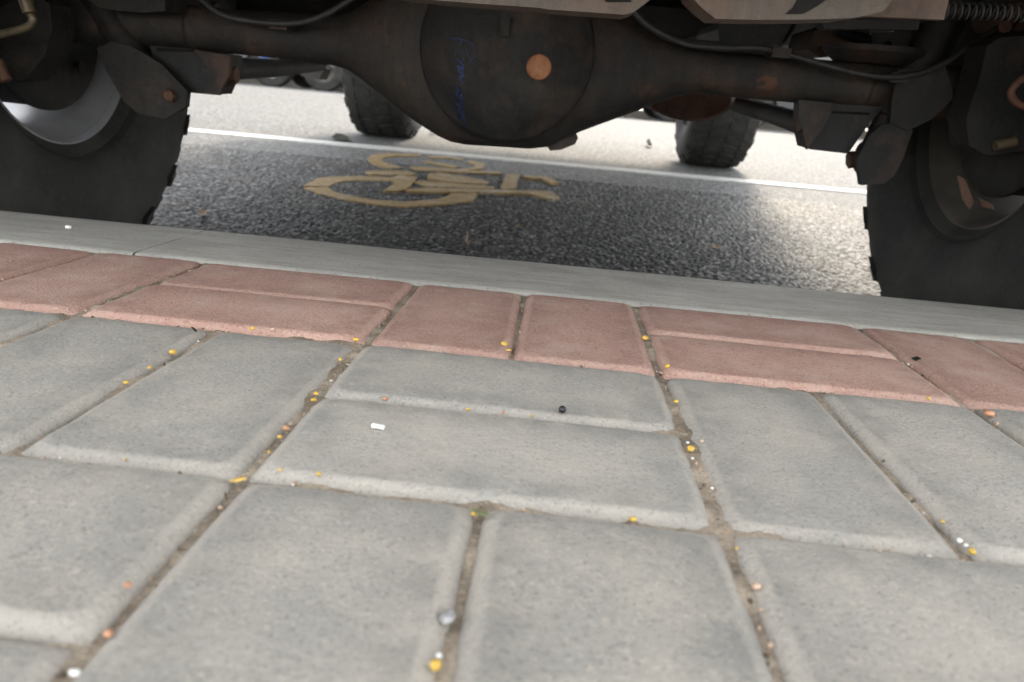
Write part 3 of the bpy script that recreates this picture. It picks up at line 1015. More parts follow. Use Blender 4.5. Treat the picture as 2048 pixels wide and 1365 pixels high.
# trailing links running forward
def tube_obj(name, pts, rad, mat, parent=car, n=12, sp=0):
    bm = bmesh.new()
    bm_tube(bm, spline(pts, sp) if sp else pts, rad, n)
    return from_bm(name, bm, mat, parent, autosmooth=50)
tube_obj('trailing_link', [L(425, 138, 1.14), L(548, 136, 1.6), L(640, 128, 2.2)], [.018, .019, .02], M['dull_steel'])
tube_obj('trailing_link', [L(1640, 258, 1.14), L(1545, 229, 1.6), L(1462, 206, 2.2)], [.018, .019, .02], M['dull_steel'])
prism_px('dark_bracket_strip', [(312, 96), (388, 99), (386, 105), (316, 103)], 1.0985, .003, M['underseal'], lb, .0008)  # flat dark strips painted for the shade inside the bracket openings
prism_px('dark_bracket_strip', [(1660, 222), (1742, 226), (1738, 231), (1662, 227)], 1.0985, .003, M['underseal'], rb, .0008)
tube_obj('pivot_bolt', [L(1598, 246, 1.12), L(1612, 247, 1.12)], [.014, .014], M['rust'], rb, 6)
tube_obj('pivot_bolt', [L(440, 148, 1.12), L(474, 151, 1.12)], [.012, .012], M['rust'], lb, 6)

# shock absorbers, slanting outwards behind the axle
for pts, bolt, sg in (([(318, 205), (282, 140), (215, 30), (165, -60)], [(322, 200), (326, 200)], -1),
                      ([(1738, 316), (1775, 235), (1850, 110), (1905, 0)], [(1702, 320), (1740, 316)], 1)):
    y_ = 1.115
    P = [L(px, py, y_) for px, py in pts]
    sh = tube_obj('shock_absorber', [P[0], P[1], P[1].lerp(P[2], .02), P[2], P[3]], [.017, .017, .023, .023, .023], M['cover'], car, 20)
    bm = bmesh.new()
    c_ = P[0]
    bm_lathe(bm, [(-.014, .010), (-.014, .021), (.014, .021), (.014, .010)], 24, 'X', mat=Matrix.Translation(c_))
    from_bm('shock_eye', bm, M['dull_steel'], sh, autosmooth=40)
    B = [L(px, py, y_) for px, py in bolt]
    b_ = tube_obj('shock_bolt', B, [.009, .009], M['rust'], sh, 8)
    d_ = (B[1] - B[0]).normalized()
    e_ = B[0] if sg > 0 else B[1]
    tube_obj('shock_nut', [e_ - d_ * .004 * 1, e_ + d_ * .010], [.012, .012], M['rust'], sh, 6)
prism_px('shock_mount', [(1738, 272), (1764, 250), (1800, 244), (1826, 262), (1806, 318), (1790, 350), (1770, 368), (1722, 371), (1714, 318)], 1.07, .012, M['cover'], car)
prism_px('dark_tube_screen', [(1784, 200), (1796, 140), (1890, 130), (1908, 196), (1862, 240), (1815, 262), (1780, 246)], 1.065, .012, M['cover'], car)  # added dark plate; covers the tube end to keep that corner dark
prism_px('brake_caliper', [(1938, 292), (1932, 240), (1958, 160), (1975, 92), (2000, 76), (2080, 70), (2080, 300), (2012, 306), (1975, 312)], 1.02, .05, M['cover'], car, .006)
tube_obj('caliper_pin', [L(1990, 292, 1.01), L(2030, 284, 1.01)], [.007, .007], M['pipe'], car, 8)
prism_px('brake_caliper', [(-40, 40), (60, -20), (100, 10), (104, 60), (90, 110), (50, 160), (-40, 170)], 1.02, .05, M['cover'], car, .006)
prism_px('shock_mount', [(194, 98), (222, 84), (262, 92), (322, 128), (374, 182), (371, 214), (330, 238), (276, 228), (248, 204), (214, 146)], 1.07, .012, M['cover'], car)

for x_, y_, r_ in ((340, 192, 13),):
    c_ = L(x_, y_, 1.066)
    bm = bmesh.new()
    bm_lathe(bm, [(c_.y + .004, r_ / 1380), (c_.y, r_ / 1380), (c_.y - .006, r_ / 1500), (c_.y - .008, r_ / 2600), (c_.y - .008, .0004)], 6 if r_ > 12 else 14, 'Y', mat=Matrix.Translation((c_.x, 0, c_.z)))
    from_bm('mount_bolt', bm, M['rust'], car, autosmooth=30)

for pts_ in ([(1916, 352), (1930, 358), (1948, 404), (1940, 420), (1926, 398)], [(1958, 396), (1986, 410), (1990, 420), (1966, 414)]):
    prism_px('rust_flake', pts_, 1.085, .004, M['rust_flake'], car, .001)

# coil springs on the axle
def coil(name, base, top, rad, turns, wire, mat, parent=car):
    bm = bmesh.new()
    base, top = Vector(base), Vector(top)
    ax = (top - base)
    t = ax.normalized()
    ref = Vector((1, 0, 0)) if abs(t.x) < .9 else Vector((0, 0, 1))
    a = (ref - t * ref.dot(t)).normalized(); b = t.cross(a)
    pts = []
    for i in range(turns * 14 + 1):
        th = i * 2 * math.pi / 14
        pts.append(base + ax * (i / (turns * 14)) + (a * math.cos(th) + b * math.sin(th)) * rad)
    bm_tube(bm, pts, wire, 7)
    return from_bm(name, bm, mat, parent, smooth=True)
coil('coil_spring', (-.50, .01, AXZ + .055), (-.50, .01, AXZ + .30), .055, 6, .0075, M['black_steel'])
coil('coil_spring', (.50, .01, AXZ + .055), (.50, .01, AXZ + .30), .055, 6, .0075, M['black_steel'])
# spring pads and bump stop
for x in (-.50, .50):
    bm = bmesh.new()
    bm_lathe(bm, [(AXZ + .03, .001), (AXZ + .03, .05), (AXZ + .045, .068), (AXZ + .052, .068), (AXZ + .052, .001)], 32, 'Y', mat=Matrix.Translation((x, .01, 0)) @ Matrix(((1, 0, 0, 0), (0, 0, 1, 0), (0, 1, 0, 0), (0, 0, 0, 1))))
    from_bm('spring_seat', bm, M['axle'], car, autosmooth=40)

# hoses and cables over the axle
tube_obj('brake_hose', [L(392, -12, 1.06), L(440, 28, 1.05), L(510, 44, 1.05), L(590, 47, 1.05), L(650, 30, 1.05), L(712, -8, 1.06)], .0042, M['hose'], car, 8, 8)
tube_obj('brake_hose', [L(1262, 18, 1.02), L(1300, 55, 1.03), L(1370, 88, 1.05), L(1450, 96, 1.06), L(1530, 98, 1.06), L(1620, 122, 1.06), L(1720, 148, 1.05), L(1800, 154, 1.05), L(1880, 132, 1.06), L(1960, 78, 1.08), L(2060, 20, 1.1)], .0040, M['hose'], car, 8, 8)
tube_obj('hand_brake_cable', [L(1268, 26, 1.05), L(1340, 78, 1.08), L(1450, 92, 1.10)], .005, M['hose'], car, 8, 8)
tube_obj('brake_pipe', [L(40, -16, 0.95), L(56, 22, .95), L(66, 38, .95), L(58, 52, .95), L(30, 62, .95), L(-20, 74, .95)], .0048, M['pipe'], car, 8, 8)
tube_obj('pipe_sleeve', [L(46, -14, .945), L(60, 26, .945)], .008, M['pipe'], car, 10)
tube_obj('brake_pipe', [L(2060, 150, .95), L(2036, 165, .95), L(2022, 185, .95), L(2032, 205, .95), L(2060, 218, .95)], .0045, M['rust'], car, 8, 8)
tube_obj('bleed_screw', [L(-6, 120, .95), L(6, 150, .95), L(14, 162, .95)], .007, M['rust'], car, 8)
# clip holding the hose on the axle
for px, py in ((560, 52), (1560, 108), (1795, 158)):
    c_ = L(px, py, 1.06)
    bm = bmesh.new(); bm_box(bm, c_.x - .012, c_.x + .012, c_.y - .008, c_.y + .03, c_.z - .005, c_.z + .007)
    from_bm('hose_clip', bm, M['axle'], car, bevel=.002)

# rear cross member and bumper underside: a dusty pressed steel edge
BY = 0.60
bump_l = [(700, -60), (700, -20), (872, 1), (960, 8), (1078, 16), (1092, 19), (1180, 25), (1250, 30), (1268, 24), (1302, -2), (1330, -30), (1330, -60)]
bump_r = [(1360, -60), (1384, -4), (1408, 20), (1432, 38), (1500, 40), (1562, 40), (1640, 39), (1700, 37), (1740, 30), (1768, 22), (1800, -20), (1800, -60)]
cm = prism_px('cross_member', bump_l, BY, .05, M['bumper'], car, .003, 'dusty beige pressed steel edge')
cm2 = prism_px('cross_member', bump_r, BY, .05, M['bumper'], car, .003, 'dusty beige pressed steel edge')
prism_px('dark_slot_plate', [(1206, -8), (1264, -8), (1262, 4), (1212, 4)], BY - .0015, .004, M['underseal'], cm, .001)  # dark plates stand in for the shade of open slots
prism_px('dark_slot_plate', [(1600, -8), (1664, -8), (1632, 14), (1606, 28), (1572, 28), (1586, 16)], BY - .0015, .004, M['underseal'], cm2, .001)
prism_px('mounting_plate', [(1690, -40), (1905, -40), (1896, 8), (1888, 40), (1740, 33), (1700, 38)], BY + .03, .012, M['brown_plate'], car, .003, 'brown rusty plate')
coil('return_spring', L(1886, 20, 0.72), L(2110, 30, 0.72), .0062, 16, .0011, M['dull_steel'])

# bracket with a hole in it, on the right
bm = bmesh.new()
pts = [(1748, 62), (1822, 68), (1826, 112), (1744, 108)]
hc = (1776, 88)
outer = []
for i in range(24):
    a = 2 * math.pi * i / 24
    # square outline sampled radially
    c, s_ = math.cos(a), math.sin(a)
    k = 1 / max(abs(c), abs(s_))
    outer.append((1785 + 40 * c * k, 88 + 24 * s_ * k))
inner = [(hc[0] + 8 * math.cos(2 * math.pi * i / 24), hc[1] + 6 * math.sin(2 * math.pi * i / 24)) for i in range(24)]
vo = [bm.verts.new(L(x, y, 1.13)) for x, y in outer]; vi = [bm.verts.new(L(x, y, 1.13)) for x, y in inner]
vo2 = [bm.verts.new(v.co + Vector((0, .006, 0))) for v in vo]; vi2 = [bm.verts.new(v.co + Vector((0, .006, 0))) for v in vi]
for i in range(24):
    j = (i + 1) % 24
    bm.faces.new([vo[i], vo[j], vi[j], vi[i]]); bm.faces.new([vo2[i], vi2[i], vi2[j], vo2[j]])
    bm.faces.new([vo[i], vo2[i], vo2[j], vo[j]]); bm.faces.new([vi[i], vi[j], vi2[j], vi2[i]])
from_bm('bracket_plate', bm, M['dull_steel'], car)

# frame rails, tank, silencer, floor
def box_obj(name, x0, x1, y0, y1, z0, z1, mat, parent=car, bevel=.006):
    bm = bmesh.new(); bm_box(bm, x0, x1, y0, y1, z0, z1)
    return from_bm(name, bm, mat, parent, bevel=bevel)
for x in (-.47, .47):
    bm = bmesh.new()
    prof_ = [(-.52, .50, .60), (-.25, .52, .64), (0, .58, .70), (.25, .54, .66), (.55, .43, .53), (1.9, .43, .53), (2.3, .52, .62), (3.2, .52, .62)]
    top = [Vector((x - .03, y, z1)) for y, z0, z1 in prof_]; bot = [Vector((x - .03, y, z0)) for y, z0, z1 in prof_]
    bm_prism(bm, bot + top[::-1], (.06, 0, 0))
    from_bm('frame_rail', bm, M['black_steel'], car, bevel=.004)
ft = prism_px('fuel_tank', [(180, -90), (170, 2), (330, 22), (420, 40), (470, 34), (700, 42), (830, 30), (860, -90)], 1.24, .45, M['underseal'], car, .01)
prism_px('spare_carrier', [(1440, 45), (1588, 40), (1560, 92), (1440, 90), (1436, 60)], 1.22, .2, M['tank'], car, .006)
prism_px('body_mount', [(1630, 62), (1700, 40), (1742, 60), (1730, 96), (1690, 112), (1640, 116), (1618, 100)], 1.20, .12, M['brown_plate'], car, .004)
prism_px('tail_panel', [(1640, 38), (1840, 42), (1836, 60), (1650, 58)], 1.0, .03, M['dull_steel'], car, .003)
tube_obj('panhard_rod', [L(1590, 40, 1.28), L(1565, 80, 1.26), L(1500, 98, 1.24)], .006, M['dull_steel'], car, 8)
prism_px('frame_bracket', [(176, -60), (330, -60), (330, 22), (290, 26), (240, 22), (196, 16), (176, -2)], 1.05, .06, M['axle'], car, .004)
prism_px('rubber_bump_stop', [(380, -40), (440, -40), (436, 24), (400, 48), (384, 30)], 1.14, .06, M['trim'], car, .006)
# silencer: rusty oval can ahead of the axle
bm = bmesh.new()
sc_ = L(1362, 188, 2.0)
for_m = Matrix.Translation(sc_) @ Matrix.Diagonal((1, 1, .55, 1))
bm_lathe(bm, [(-.16, .001), (-.16, .095), (-.15, .105), (.15, .105), (.16, .095), (.16, .001)], 40, 'Y', mat=for_m)
from_bm('silencer', bm, M['rust'], car, autosmooth=40)
tube_obj('exhaust_pipe', [sc_ + Vector((0, .15, 0)), sc_ + Vector((-.1, .5, .06)), sc_ + Vector((-.12, 1.2, .08))], .025, M['rust'], car, 12, 6)
tube_obj('propeller_shaft', [(-.03, .08, AXZ + .02), (-.05, .8, AXZ + .10), (-.06, 1.4, AXZ + .14)], .032, M['black_steel'], car, 16)
box_obj('floor_pan', -.62, .62, -.55, 3.0, .60, .9, M['underseal'])
box_obj('underfloor', -.785, .785, .475, 2.13, .500, .516, M['underseal'])
box_obj('gearbox', -.25, .14, 1.3, 2.1, .46, .62, M['black_steel'], car, .03)
# front suspension: axle beam, differential bulge, lower arms
tube_obj('front_axle_beam', [(-.66, WB, AXZ + .02), (-.3, WB, AXZ + .05), (.3, WB, AXZ + .05), (.66, WB, AXZ + .02)], .042, M['black_steel'], car, 16)
prism_px('front_link_mount', [(590, 108), (646, 116), (648, 138), (638, 160), (604, 152), (586, 138)], 3.45, .12, M['black_steel'], car, .01)
prism_px('front_link_mount', [(1438, 186), (1482, 192), (1492, 212), (1518, 228), (1500, 236), (1450, 228), (1436, 208)], 3.45, .12, M['black_steel'], car, .01)
tube_obj('steering_rod', [(-.62, WB - .14, AXZ - .01), (.62, WB - .14, AXZ - .01)], .014, M['dull_steel'], car, 10)

# bodywork above the frame of the picture
sid = [(-.66, .56), (-.66, 1.02), (-.60, 1.06), (2.02, 1.06), (2.10, 1.09), (3.14, 1.03), (3.20, .96), (3.22, .60), (3.06, .57)]
def arch(cy, r0_, a0, a1, n=10):
    return [(cy + r0_ * math.cos(a0 + (a1 - a0) * i / n), AXZ + .07 + r0_ * math.sin(a0 + (a1 - a0) * i / n)) for i in range(n + 1)]
poly = sid + arch(WB, .43, R(14), R(166)) + [(WB - .46, .52), (.46, .52)] + arch(0, .43, R(14), R(166)) + [(-.5, .56)]
bm = bmesh.new()
bm_prism(bm, [Vector((-.80, y, z)) for y, z in poly], (1.60, 0, 0))
body = from_bm('body', bm, M['body'], car, bevel=.012)
cab = [(-.62, 1.05), (-.56, 1.78), (-.50, 1.82), (1.15, 1.82), (1.24, 1.78), (1.86, 1.06)]
bm = bmesh.new()
bm_prism(bm, [Vector((-.72, y, z)) for y, z in cab], (1.44, 0, 0))
from_bm('cabin', bm, M['body'], car, bevel=.03)
for s in (-1, 1):
    for ylo, yhi, ytop0, ytop1 in ((-.48, .30, -.44, .30), (.40, 1.60, .40, 1.18)):
        bm = bmesh.new()
        bm_prism(bm, [Vector((s * .718, ylo, 1.14)), Vector((s * .718, yhi, 1.14)), Vector((s * .718, ytop1, 1.72)), Vector((s * .718, ytop0, 1.72))], (s * .006, 0, 0))
        from_bm('side_window', bm, M['glass'], car)
    for cy in (0, WB):
        bm = bmesh.new()
        a_ = arch(cy, .43, R(8), R(172), 14); b_ = arch(cy, .49, R(172), R(8), 14)
        bm_prism(bm, [Vector((s * .79, y, z)) for y, z in a_ + b_], (s * .15, 0, 0))
        from_bm('fender_flare', bm, M['trim'], car, bevel=.004)
    bm = bmesh.new(); bm_box(bm, s * .797, s * .806, .42, 1.62, .60, 1.04)
    d_ = from_bm('door', bm, M['body'], car, bevel=.003)
    bm = bmesh.new(); bm_box(bm, s * .805, s * .83, .50, .64, .94, .965)
    from_bm('handle', bm, M['trim'], d_, bevel=.004)
    bm = bmesh.new(); bm_box(bm, s * .60, s * .76, -.675, -.655, .72, .90)
    from_bm('tail_lamp', bm, M['lamp'], car, bevel=.004)
    bm = bmesh.new(); bm_lathe(bm, [(3.215, .09), (3.235, .085), (3.24, .001)], 24, 'Y', mat=Matrix.Translation((s * .58, 0, .84)))
    from_bm('headlight', bm, M['clear_lamp'], car, smooth=True)
    bm = bmesh.new(); bm_box(bm, s * .74, s * .83, .5, 2.1, .50, .53)
    from_bm('side_step', bm, M['trim'], car, bevel=.006)
box_obj('rear_bumper', -.82, .82, -.74, -.64, .50, .66, M['trim'], car, .02)
box_obj('front_bumper', -.84, .84, 3.2, 3.34, .50, .66, M['trim'], car, .02)
bm = bmesh.new()
bm_prism(bm, [Vector((-.62, -.632, 1.12)), Vector((.62, -.632, 1.12)), Vector((.62, -.578, 1.72)), Vector((-.62, -.578, 1.72))], (0, .004, 0))
from_bm('rear_window', bm, M['glass'], car)
bm = bmesh.new()
bm_prism(bm, [Vector((-.64, 1.82, 1.12)), Vector((.64, 1.82, 1.12)), Vector((.64, 1.275, 1.76)), Vector((-.64, 1.275, 1.76))], (0, .012, .010))
from_bm('windscreen', bm, M['glass'], car)

# ------------------------------------------------------------------ cars parked across the road
def parked_car(cx, cy, length, paint, label, sill_mat, rim_mat, plate=False):
    z0 = road_z(cy)
    t = empty('parked_car', (cx, cy, z0))
    tag(t, label, 'car', 'cars parked across the road')
    hl = length / 2
    wb = length * .29
    hw = .87
    def arch2(c, r_=.36, n=8):
        return [(c + r_ * math.cos(R(8) + R(164) * i / n), .33 + r_ * math.sin(R(8) + R(164) * i / n)) for i in range(n + 1)]
    poly = [(-hl, .30), (-hl - .02, .62), (-hl + .05, .86), (hl - .9, .92), (hl - .12, .80), (hl, .60), (hl - .02, .28)] + arch2(wb) + [(wb - .40, .22), (-wb + .40, .22)] + arch2(-wb)
    bm = bmesh.new(); bm_prism(bm, [Vector((x, -hw, z)) for x, z in poly], (0, 2 * hw, 0))
    from_bm('body', bm, paint, t, bevel=.03, seg=2)
    cabp = [(-hl + .15, .85), (-hl + .55, 1.40), (hl - 1.9, 1.45), (hl - 1.0, .9)]
    bm = bmesh.new(); bm_prism(bm, [Vector((x, -hw + .12, z)) for x, z in cabp], (0, 2 * hw - .24, 0))
    from_bm('cabin', bm, paint, t, bevel=.05)
    for y_, s in ((-hw + .118, -1), (hw - .118, 1)):
        bm = bmesh.new(); bm_prism(bm, [Vector((x, y_, z)) for x, z in [(-hl + .42, .95), (-hl + .72, 1.33), (hl - 1.95, 1.37), (hl - 1.35, .97)]], (0, s * .006, 0))
        from_bm('side_window', bm, M['glass'], t)
    bm = bmesh.new(); bm_box(bm, -wb + .42, wb - .42, -hw - .012, -hw + .03, .24, .33)
    from_bm('sill', bm, sill_mat, t, bevel=.01)
    for x in (-wb, wb):
        for y_ in (-hw + .10, hw - .10):
            bm = bmesh.new()
            bm_lathe(bm, [(-.10, .19), (-.105, .21), (-.095, .30), (-.07, .32), (.07, .32), (.095, .30), (.105, .21), (.10, .19)], 40, 'Y')
            w_ = from_bm('wheel', bm, M['rubber'], t, autosmooth=40)
            w_.location = (x, y_, .32)
            bm = bmesh.new()
            sgn = -1 if y_ < 0 else 1
            bm_lathe(bm, [(sgn * .095, .20), (sgn * .075, .19), (sgn * .06, .06), (sgn * .085, .05), (sgn * .085, .001)], 32, 'Y')
            for k in range(5):
                rot = Matrix.Rotation(k * 2 * math.pi / 5, 4, 'Y')
                bm_prism(bm, [rot @ Vector(p) for p in [(-.02, sgn * .075, .05), (.02, sgn * .075, .05), (.03, sgn * .085, .195), (-.03, sgn * .085, .195)]], (0, sgn * .015, 0))
            from_bm('rim', bm, rim_mat, w_, autosmooth=40)
    bm = bmesh.new(); bm_box(bm, -hl - .03, -hl + .03, -.7, -.45, .62, .78)
    from_bm('tail_lamp', bm, M['lamp'], t, bevel=.01)
    bm = bmesh.new(); bm_box(bm, hl - .14, hl - .02, -.76, -.5, .60, .72)
    from_bm('headlight', bm, M['clear_lamp'], t, bevel=.01)
    return t
CY = FAR - 1.0
def xpx(px, py=170): return at(px, py, CY - .8).x
# wheels stand at these picture columns
parked_car(xpx(545) - 4.5 * .29, CY, 4.5, M['car_dark'], 'charcoal car with silver wheels parked on the far side, left of the blue car', M['trim'], M['rim'])
parked_car(xpx(648) + 4.4 * .29, CY, 4.4, M['car_blue'], 'blue car with a pale silver sill parked on the far side of the road', M['car_silver'], M['dark_rim'])
parked_car(xpx(1310) - 4.3 * .29 + .3, CY + .05, 4.3, M['car_silver'], 'silver car parked across the road, seen under the rear axle right of its middle', M['trim'], M['rim'])
parked_car(xpx(1508) + 4.5 * .29, CY, 4.5, M['car_black'], 'black car parked across the road beyond the right front wheel', M['trim'], M['rim'])

# ------------------------------------------------------------------ litter on the pavement
def crumb(name, px, py, wpx, mat, label, cat, group=None, joint=False, asp=(1, .8, .7), seed=0, rotz=None, sub=2, rough=.28):
    z = -0.0016 if joint else 0.0003
    p = on_pav(px, py, z)
    dist = (pav(p.x, p.y, z) - Vector((0, 0, CAM_Z))).length
    r_ = wpx * dist / FPX / 2 * .86
    bm = bmesh.new()
    bmesh.ops.create_icosphere(bm, subdivisions=sub, radius=1.0)
    rgx = random.Random(seed + int(px * 7 + py))
    off = Vector((rgx.uniform(0, 99), rgx.uniform(0, 99), 0))
    for v in bm.verts:
        d = v.co.normalized()
        k = 1 + rough * mnoise.noise(d * 1.6 + off) * 1.5 + rough * .4 * mnoise.noise(d * 4 + off)
        v.co = Vector((d.x * asp[0], d.y * asp[1], d.z * asp[2])) * k * r_
    zmin = min(v.co.z for v in bm.verts)
    o = from_bm(name, bm, mat, None, smooth=True)
    W_ = PAV_M @ Matrix.Translation((p.x, p.y, z - zmin - .0002)) @ Matrix.Rotation(rgx.uniform(0, 6.28) if rotz is None else rotz, 4, 'Z')
    o.matrix_world = W_
    return tag(o, label, cat, group)

G1 = 'yellow grains scattered in the paving joints'
YEL = [
    (346, 708, 17, 'big yellow grain in the joint between two grey blocks, far left', 1),
    (252, 768, 11, 'small yellow grain lower down the far left joint', 1),
    (300, 738, 9, 'tiny yellow grain between the two others in the far left joint', 1),
    (505, 660, 11, 'flat yellow crumb where red and grey blocks meet, left of a tan crumb', 0),
    (712, 682, 15, 'yellow flake at the corner of a red block by the left long joint', 1),
    (680, 722, 12, 'yellow grain on the edge of the left long joint just below the red row', 0),
    (632, 791, 11, 'yellow grain at the T joint left of the horizontal grey blocks, upper of two', 1),
    (627, 803, 13, 'yellow grain at the T joint left of the horizontal grey blocks, lower of two', 1),
    (559, 876, 10, 'yellow grain just below the red crumb in the left long joint', 1),
    (538, 905, 9, 'yellow grain halfway between the red crumb and the joint crossing', 1),
    (561, 941, 9, 'small yellow grain on the chamfer left of the round yellow bead', 0),
    (637, 950, 13, 'round bright yellow bead lying on the grey block chamfer', 0),
    (948, 1031, 13, 'yellow grain beside the green blade at the T joint', 1),
    (1265, 1041, 16, 'yellow grain alone in the cross joint right of the green blade', 1),
    (936, 822, 10, 'yellow grain in the joint below the scuffed grey block, left of the black ball', 1),
    (1065, 833, 8, 'tiny yellow grain in the joint just left of the black ball', 1),
    (1290, 680, 14, 'yellow grain in the red joint above the right long joint', 1),
    (1334, 737, 13, 'yellow flake where the right long joint leaves the red row', 1),
    (1352, 806, 11, 'yellow grain in the right long joint, above the large yellow grain', 1),
    (1381, 902, 20, 'large yellow grain in the right long joint beside white bits', 1),
    (1856, 799, 9, 'yellow grain at the foot of the red row, far right', 0),
    (1943, 1108, 15, 'yellow grain below two white grains at the lower right corner joint', 1),
    (1885, 1045, 9, 'tiny yellow grain in the right diagonal joint above the white grains', 1),
    (871, 1337, 30, 'largest yellow grain at the bottom edge, below the grey pebble', 1),
    (1008, 692, 17, 'yellow flake in the joint between two upright red blocks', 1),
    (1473, 1098, 8, 'tiny yellow grain just below the right joint crossing', 1),
    (250, 920, 7, 'tiny yellow grain in the cross joint on the left', 1),
]
for px, py, w_, lab, j in YEL:
    crumb('yellow_grain', px, py, w_, M['yellow'], lab, 'grain', G1, bool(j), (1, random.uniform(.65, .95), random.uniform(.55, .8)), rough=.3)
crumb('yellow_flake', 478, 962, 40, M['pale_yellow'], 'long yellowish flake lying in the left joint crossing', 'flake', None, True, (1, .32, .2), rotz=.75, rough=.35)
crumb('yellow_flake', 1016, 702, 16, M['pale_yellow'], 'dull yellow flake at the foot of the joint between upright red blocks', 'flake', None, True, (1, .5, .3), rotz=.2)
crumb('tan_crumb', 545, 662, 13, M['tan'], 'tan crumb where red and grey blocks meet, beside a yellow crumb', 'crumb')
G2 = 'orange and red crumbs in the joints'
for px, py, w_, lab, j in [
    (572, 860, 16, 'red crumb in the left long joint above two yellow grains', 1),
    (1977, 832, 20, 'orange crumb in the joint at the far right below the red row', 1),
    (255, 1173, 18, 'blurred orange crumb beside the left long joint near the bottom', 0),
    (218, 1272, 22, 'pinkish crumb in the left long joint near the bottom left', 1),
    (1007, 827, 9, 'tiny red crumb in the joint left of the black ball', 1),
    (590, 968, 9, 'tiny red crumb right of the left joint crossing', 1),
    (1453, 1066, 8, 'tiny orange crumb in the right joint crossing', 1),
    (770, 800, 12, 'pale orange crumb at the upper end of the joint left of the black ball', 1)]:
    crumb('orange_crumb', px, py, w_, M['orange'], lab, 'crumb', G2, bool(j), (1, .8, .65), rough=.35)
G3 = 'white bits in the joints'
for px, py, w_, lab, j in [
    (1918, 1085, 12, 'white grain in the lower right joint, left of a paler one', 1),
    (1931, 1093, 9, 'pale pink grain beside the white one in the lower right joint', 1),
    (1375, 887, 8, 'white bit just above the large yellow grain in the right long joint', 1),
    (150, 1352, 20, 'blurred white bit at the bottom left beside the joint', 0),
    (878, 1314, 14, 'white grain between the grey pebble and the largest yellow grain', 1),
    (586, 971, 7, 'tiny white bit right of the left joint crossing', 1),
    (1424, 978, 8, 'white bit in the right long joint below the large yellow grain', 1),
    (1385, 918, 7, 'tiny white bit just below the large yellow grain', 1),
    (552, 923, 6, 'tiny white bit in the left long joint above the crossing', 1)]:
    crumb('white_bit', px, py, w_, M['white'], lab, 'bit', G3, bool(j), (1, .85, .7), rough=.25)
for px, py, w_, lab in [
    (1512, 1178, 20, 'pale tan pebble in the right long joint near the bottom'),
    (1522, 1222, 12, 'small tan pebble below the pale one in the right long joint'),
    (1403, 885, 10, 'small brown pebble right of the large yellow grain')]:
    crumb('tan_pebble', px, py, w_, M['tan'], lab, 'pebble', 'tan pebbles in the right joint', True)
crumb('grey_pebble', 895, 1239, 37, M['pebble'], 'mottled grey pebble lying in the joint at the bottom of the picture', 'pebble', None, True, (.85, 1.25, .42), rotz=-.25, sub=3, rough=.2)
crumb('black_ball', 1124, 826, 18, M['black_ball'], 'small round black plastic ball on the chamfer of a grey block', 'ball', None, False, (1, 1, 1), sub=3, rough=0.0)
# white plastic tube on the grey block
def rod(name, p0, p1, rpx, mat, label, cat, lift=0.0):
    a, b = on_pav(*p0), on_pav(*p1)
    d = (pav(a.x, a.y) - Vector((0, 0, CAM_Z))).length
    r_ = rpx * d / FPX
    bm = bmesh.new()
    bm_tube(bm, [Vector((a.x, a.y, r_ + lift)), Vector((a.x, a.y, r_ + lift)).lerp(Vector((b.x, b.y, r_ + lift)), .5) + Vector((0, 0, r_ * .1)), Vector((b.x, b.y, r_ + lift))], [r_, r_ * .92, r_ * 1.02], 12)
    o = from_bm(name, bm, mat, None, autosmooth=40)
    c = Vector((a.x, a.y, 0))
    for v in o.data.vertices: v.co = v.co - c
    o.matrix_world = PAV_M @ Matrix.Translation(c)
    return tag(o, label, cat)
rod('white_tube', (744, 858), (768, 862), 5.0, M['white'], 'short white plastic tube lying on the grey block left of the black ball', 'plastic bit', .0004)
rod('white_fleck', (133, 459), (141, 460), 3.0, M['white'], 'tiny white scrap lying on the kerb at the left', 'scrap', .0006)

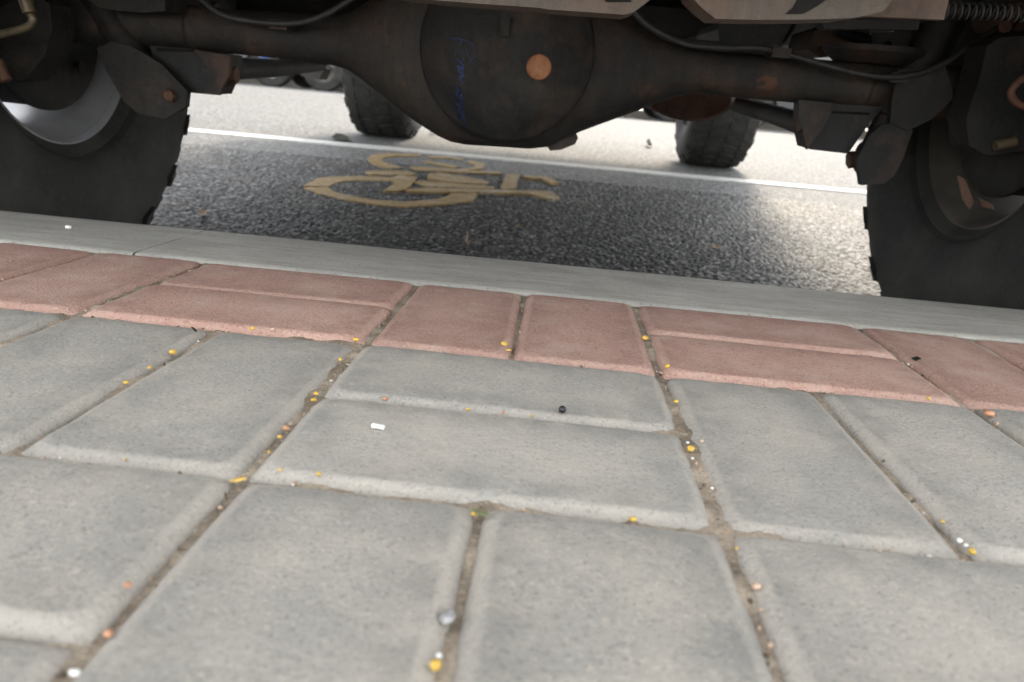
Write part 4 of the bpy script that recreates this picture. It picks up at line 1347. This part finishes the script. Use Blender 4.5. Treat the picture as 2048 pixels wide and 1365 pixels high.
def leaf(name, pts, mat, label, cat, surf, lift=.001, curl=.15):
    """thin curled leaf from an outline traced on the surface"""
    if surf == 'pav':
        P = [on_pav(x, y) for x, y in pts]
        mw = PAV_M
    else:
        P = [on_road(x, y) for x, y in pts]
        mw = Matrix()
    c = sum(P, Vector()) / len(P)
    size = max((p - c).length for p in P)
    bm = bmesh.new()
    top = []
    for p in P:
        q = p - c
        top.append(Vector((q.x, q.y, q.z + lift + curl * q.length * (0.6 + 0.4 * math.sin(q.x * 400)))))
    cv = bm.verts.new((0, 0, lift))
    cb = bm.verts.new((0, 0, lift - .0006))
    a = [bm.verts.new(t) for t in top]; b = [bm.verts.new(t - Vector((0, 0, .0006))) for t in top]
    for i in range(len(a)):
        j = (i + 1) % len(a)
        bm.faces.new([cv, a[i], a[j]]); bm.faces.new([cb, b[j], b[i]]); bm.faces.new([a[i], b[i], b[j], a[j]])
    o = from_bm(name, bm, mat, None)
    o.matrix_world = mw @ Matrix.Translation(c)
    return tag(o, label, cat)
leaf('green_blade', [(944, 1020), (957, 1023), (980, 1033), (974, 1035), (953, 1029)], M['leaf_green'], 'small green blade of leaf at the T joint between grey blocks', 'leaf', 'pav', .0006, .1)
leaf('dark_leaf', [(662, 279), (672, 275), (684, 273), (700, 283), (690, 287), (672, 284)], M['leaf_dark'], 'dark green leaf lying on the white line behind the left front wheel', 'leaf', 'road', .008, .12)
leaf('dark_leaf', [(860, 267), (868, 265), (875, 268), (868, 271)], M['leaf_dark'], 'small dark leaf on the bright asphalt right of the left front wheel', 'leaf', 'road', .006, .3)
leaf('dark_leaf', [(1291, 291), (1297, 289), (1304, 296), (1296, 297)], M['leaf_dark'], 'small dark leaf on the bright asphalt left of the right front wheel', 'leaf', 'road', .006, .3)
leaf('dry_leaf', [(393, 434), (402, 430), (416, 431), (412, 437), (400, 439)], M['straw'], 'small dry leaf on the asphalt near the left rear wheel', 'leaf', 'road', .006, .25)
leaf('dry_straw', [(933, 473), (937, 472), (939, 490), (936, 500), (932, 490)], M['straw'], 'thin brown straw lying on the asphalt near the kerb', 'straw', 'road', .006, .1)
leaf('dry_leaf', [(1029, 457), (1038, 454), (1042, 458), (1034, 461)], M['straw'], 'tiny pinkish dry leaf on the dark asphalt right of the straw', 'leaf', 'road', .006, .2)
leaf('dry_leaf', [(1418, 500), (1430, 497), (1444, 500), (1432, 504)], M['straw'], 'brown dry leaf on the dark asphalt, right of the middle', 'leaf', 'road', .006, .2)
leaf('dark_twig', [(382, 655), (388, 657), (394, 664), (391, 665)], M['leaf_dark'], 'tiny dark twig on the grey block beside the far left joint', 'twig', 'pav', .0004, .1)
leaf('dark_twig', [(1824, 717), (1834, 715), (1842, 719), (1832, 722)], M['leaf_dark'], 'tiny dark scrap on the red block at the far right', 'scrap', 'pav', .0004, .1)
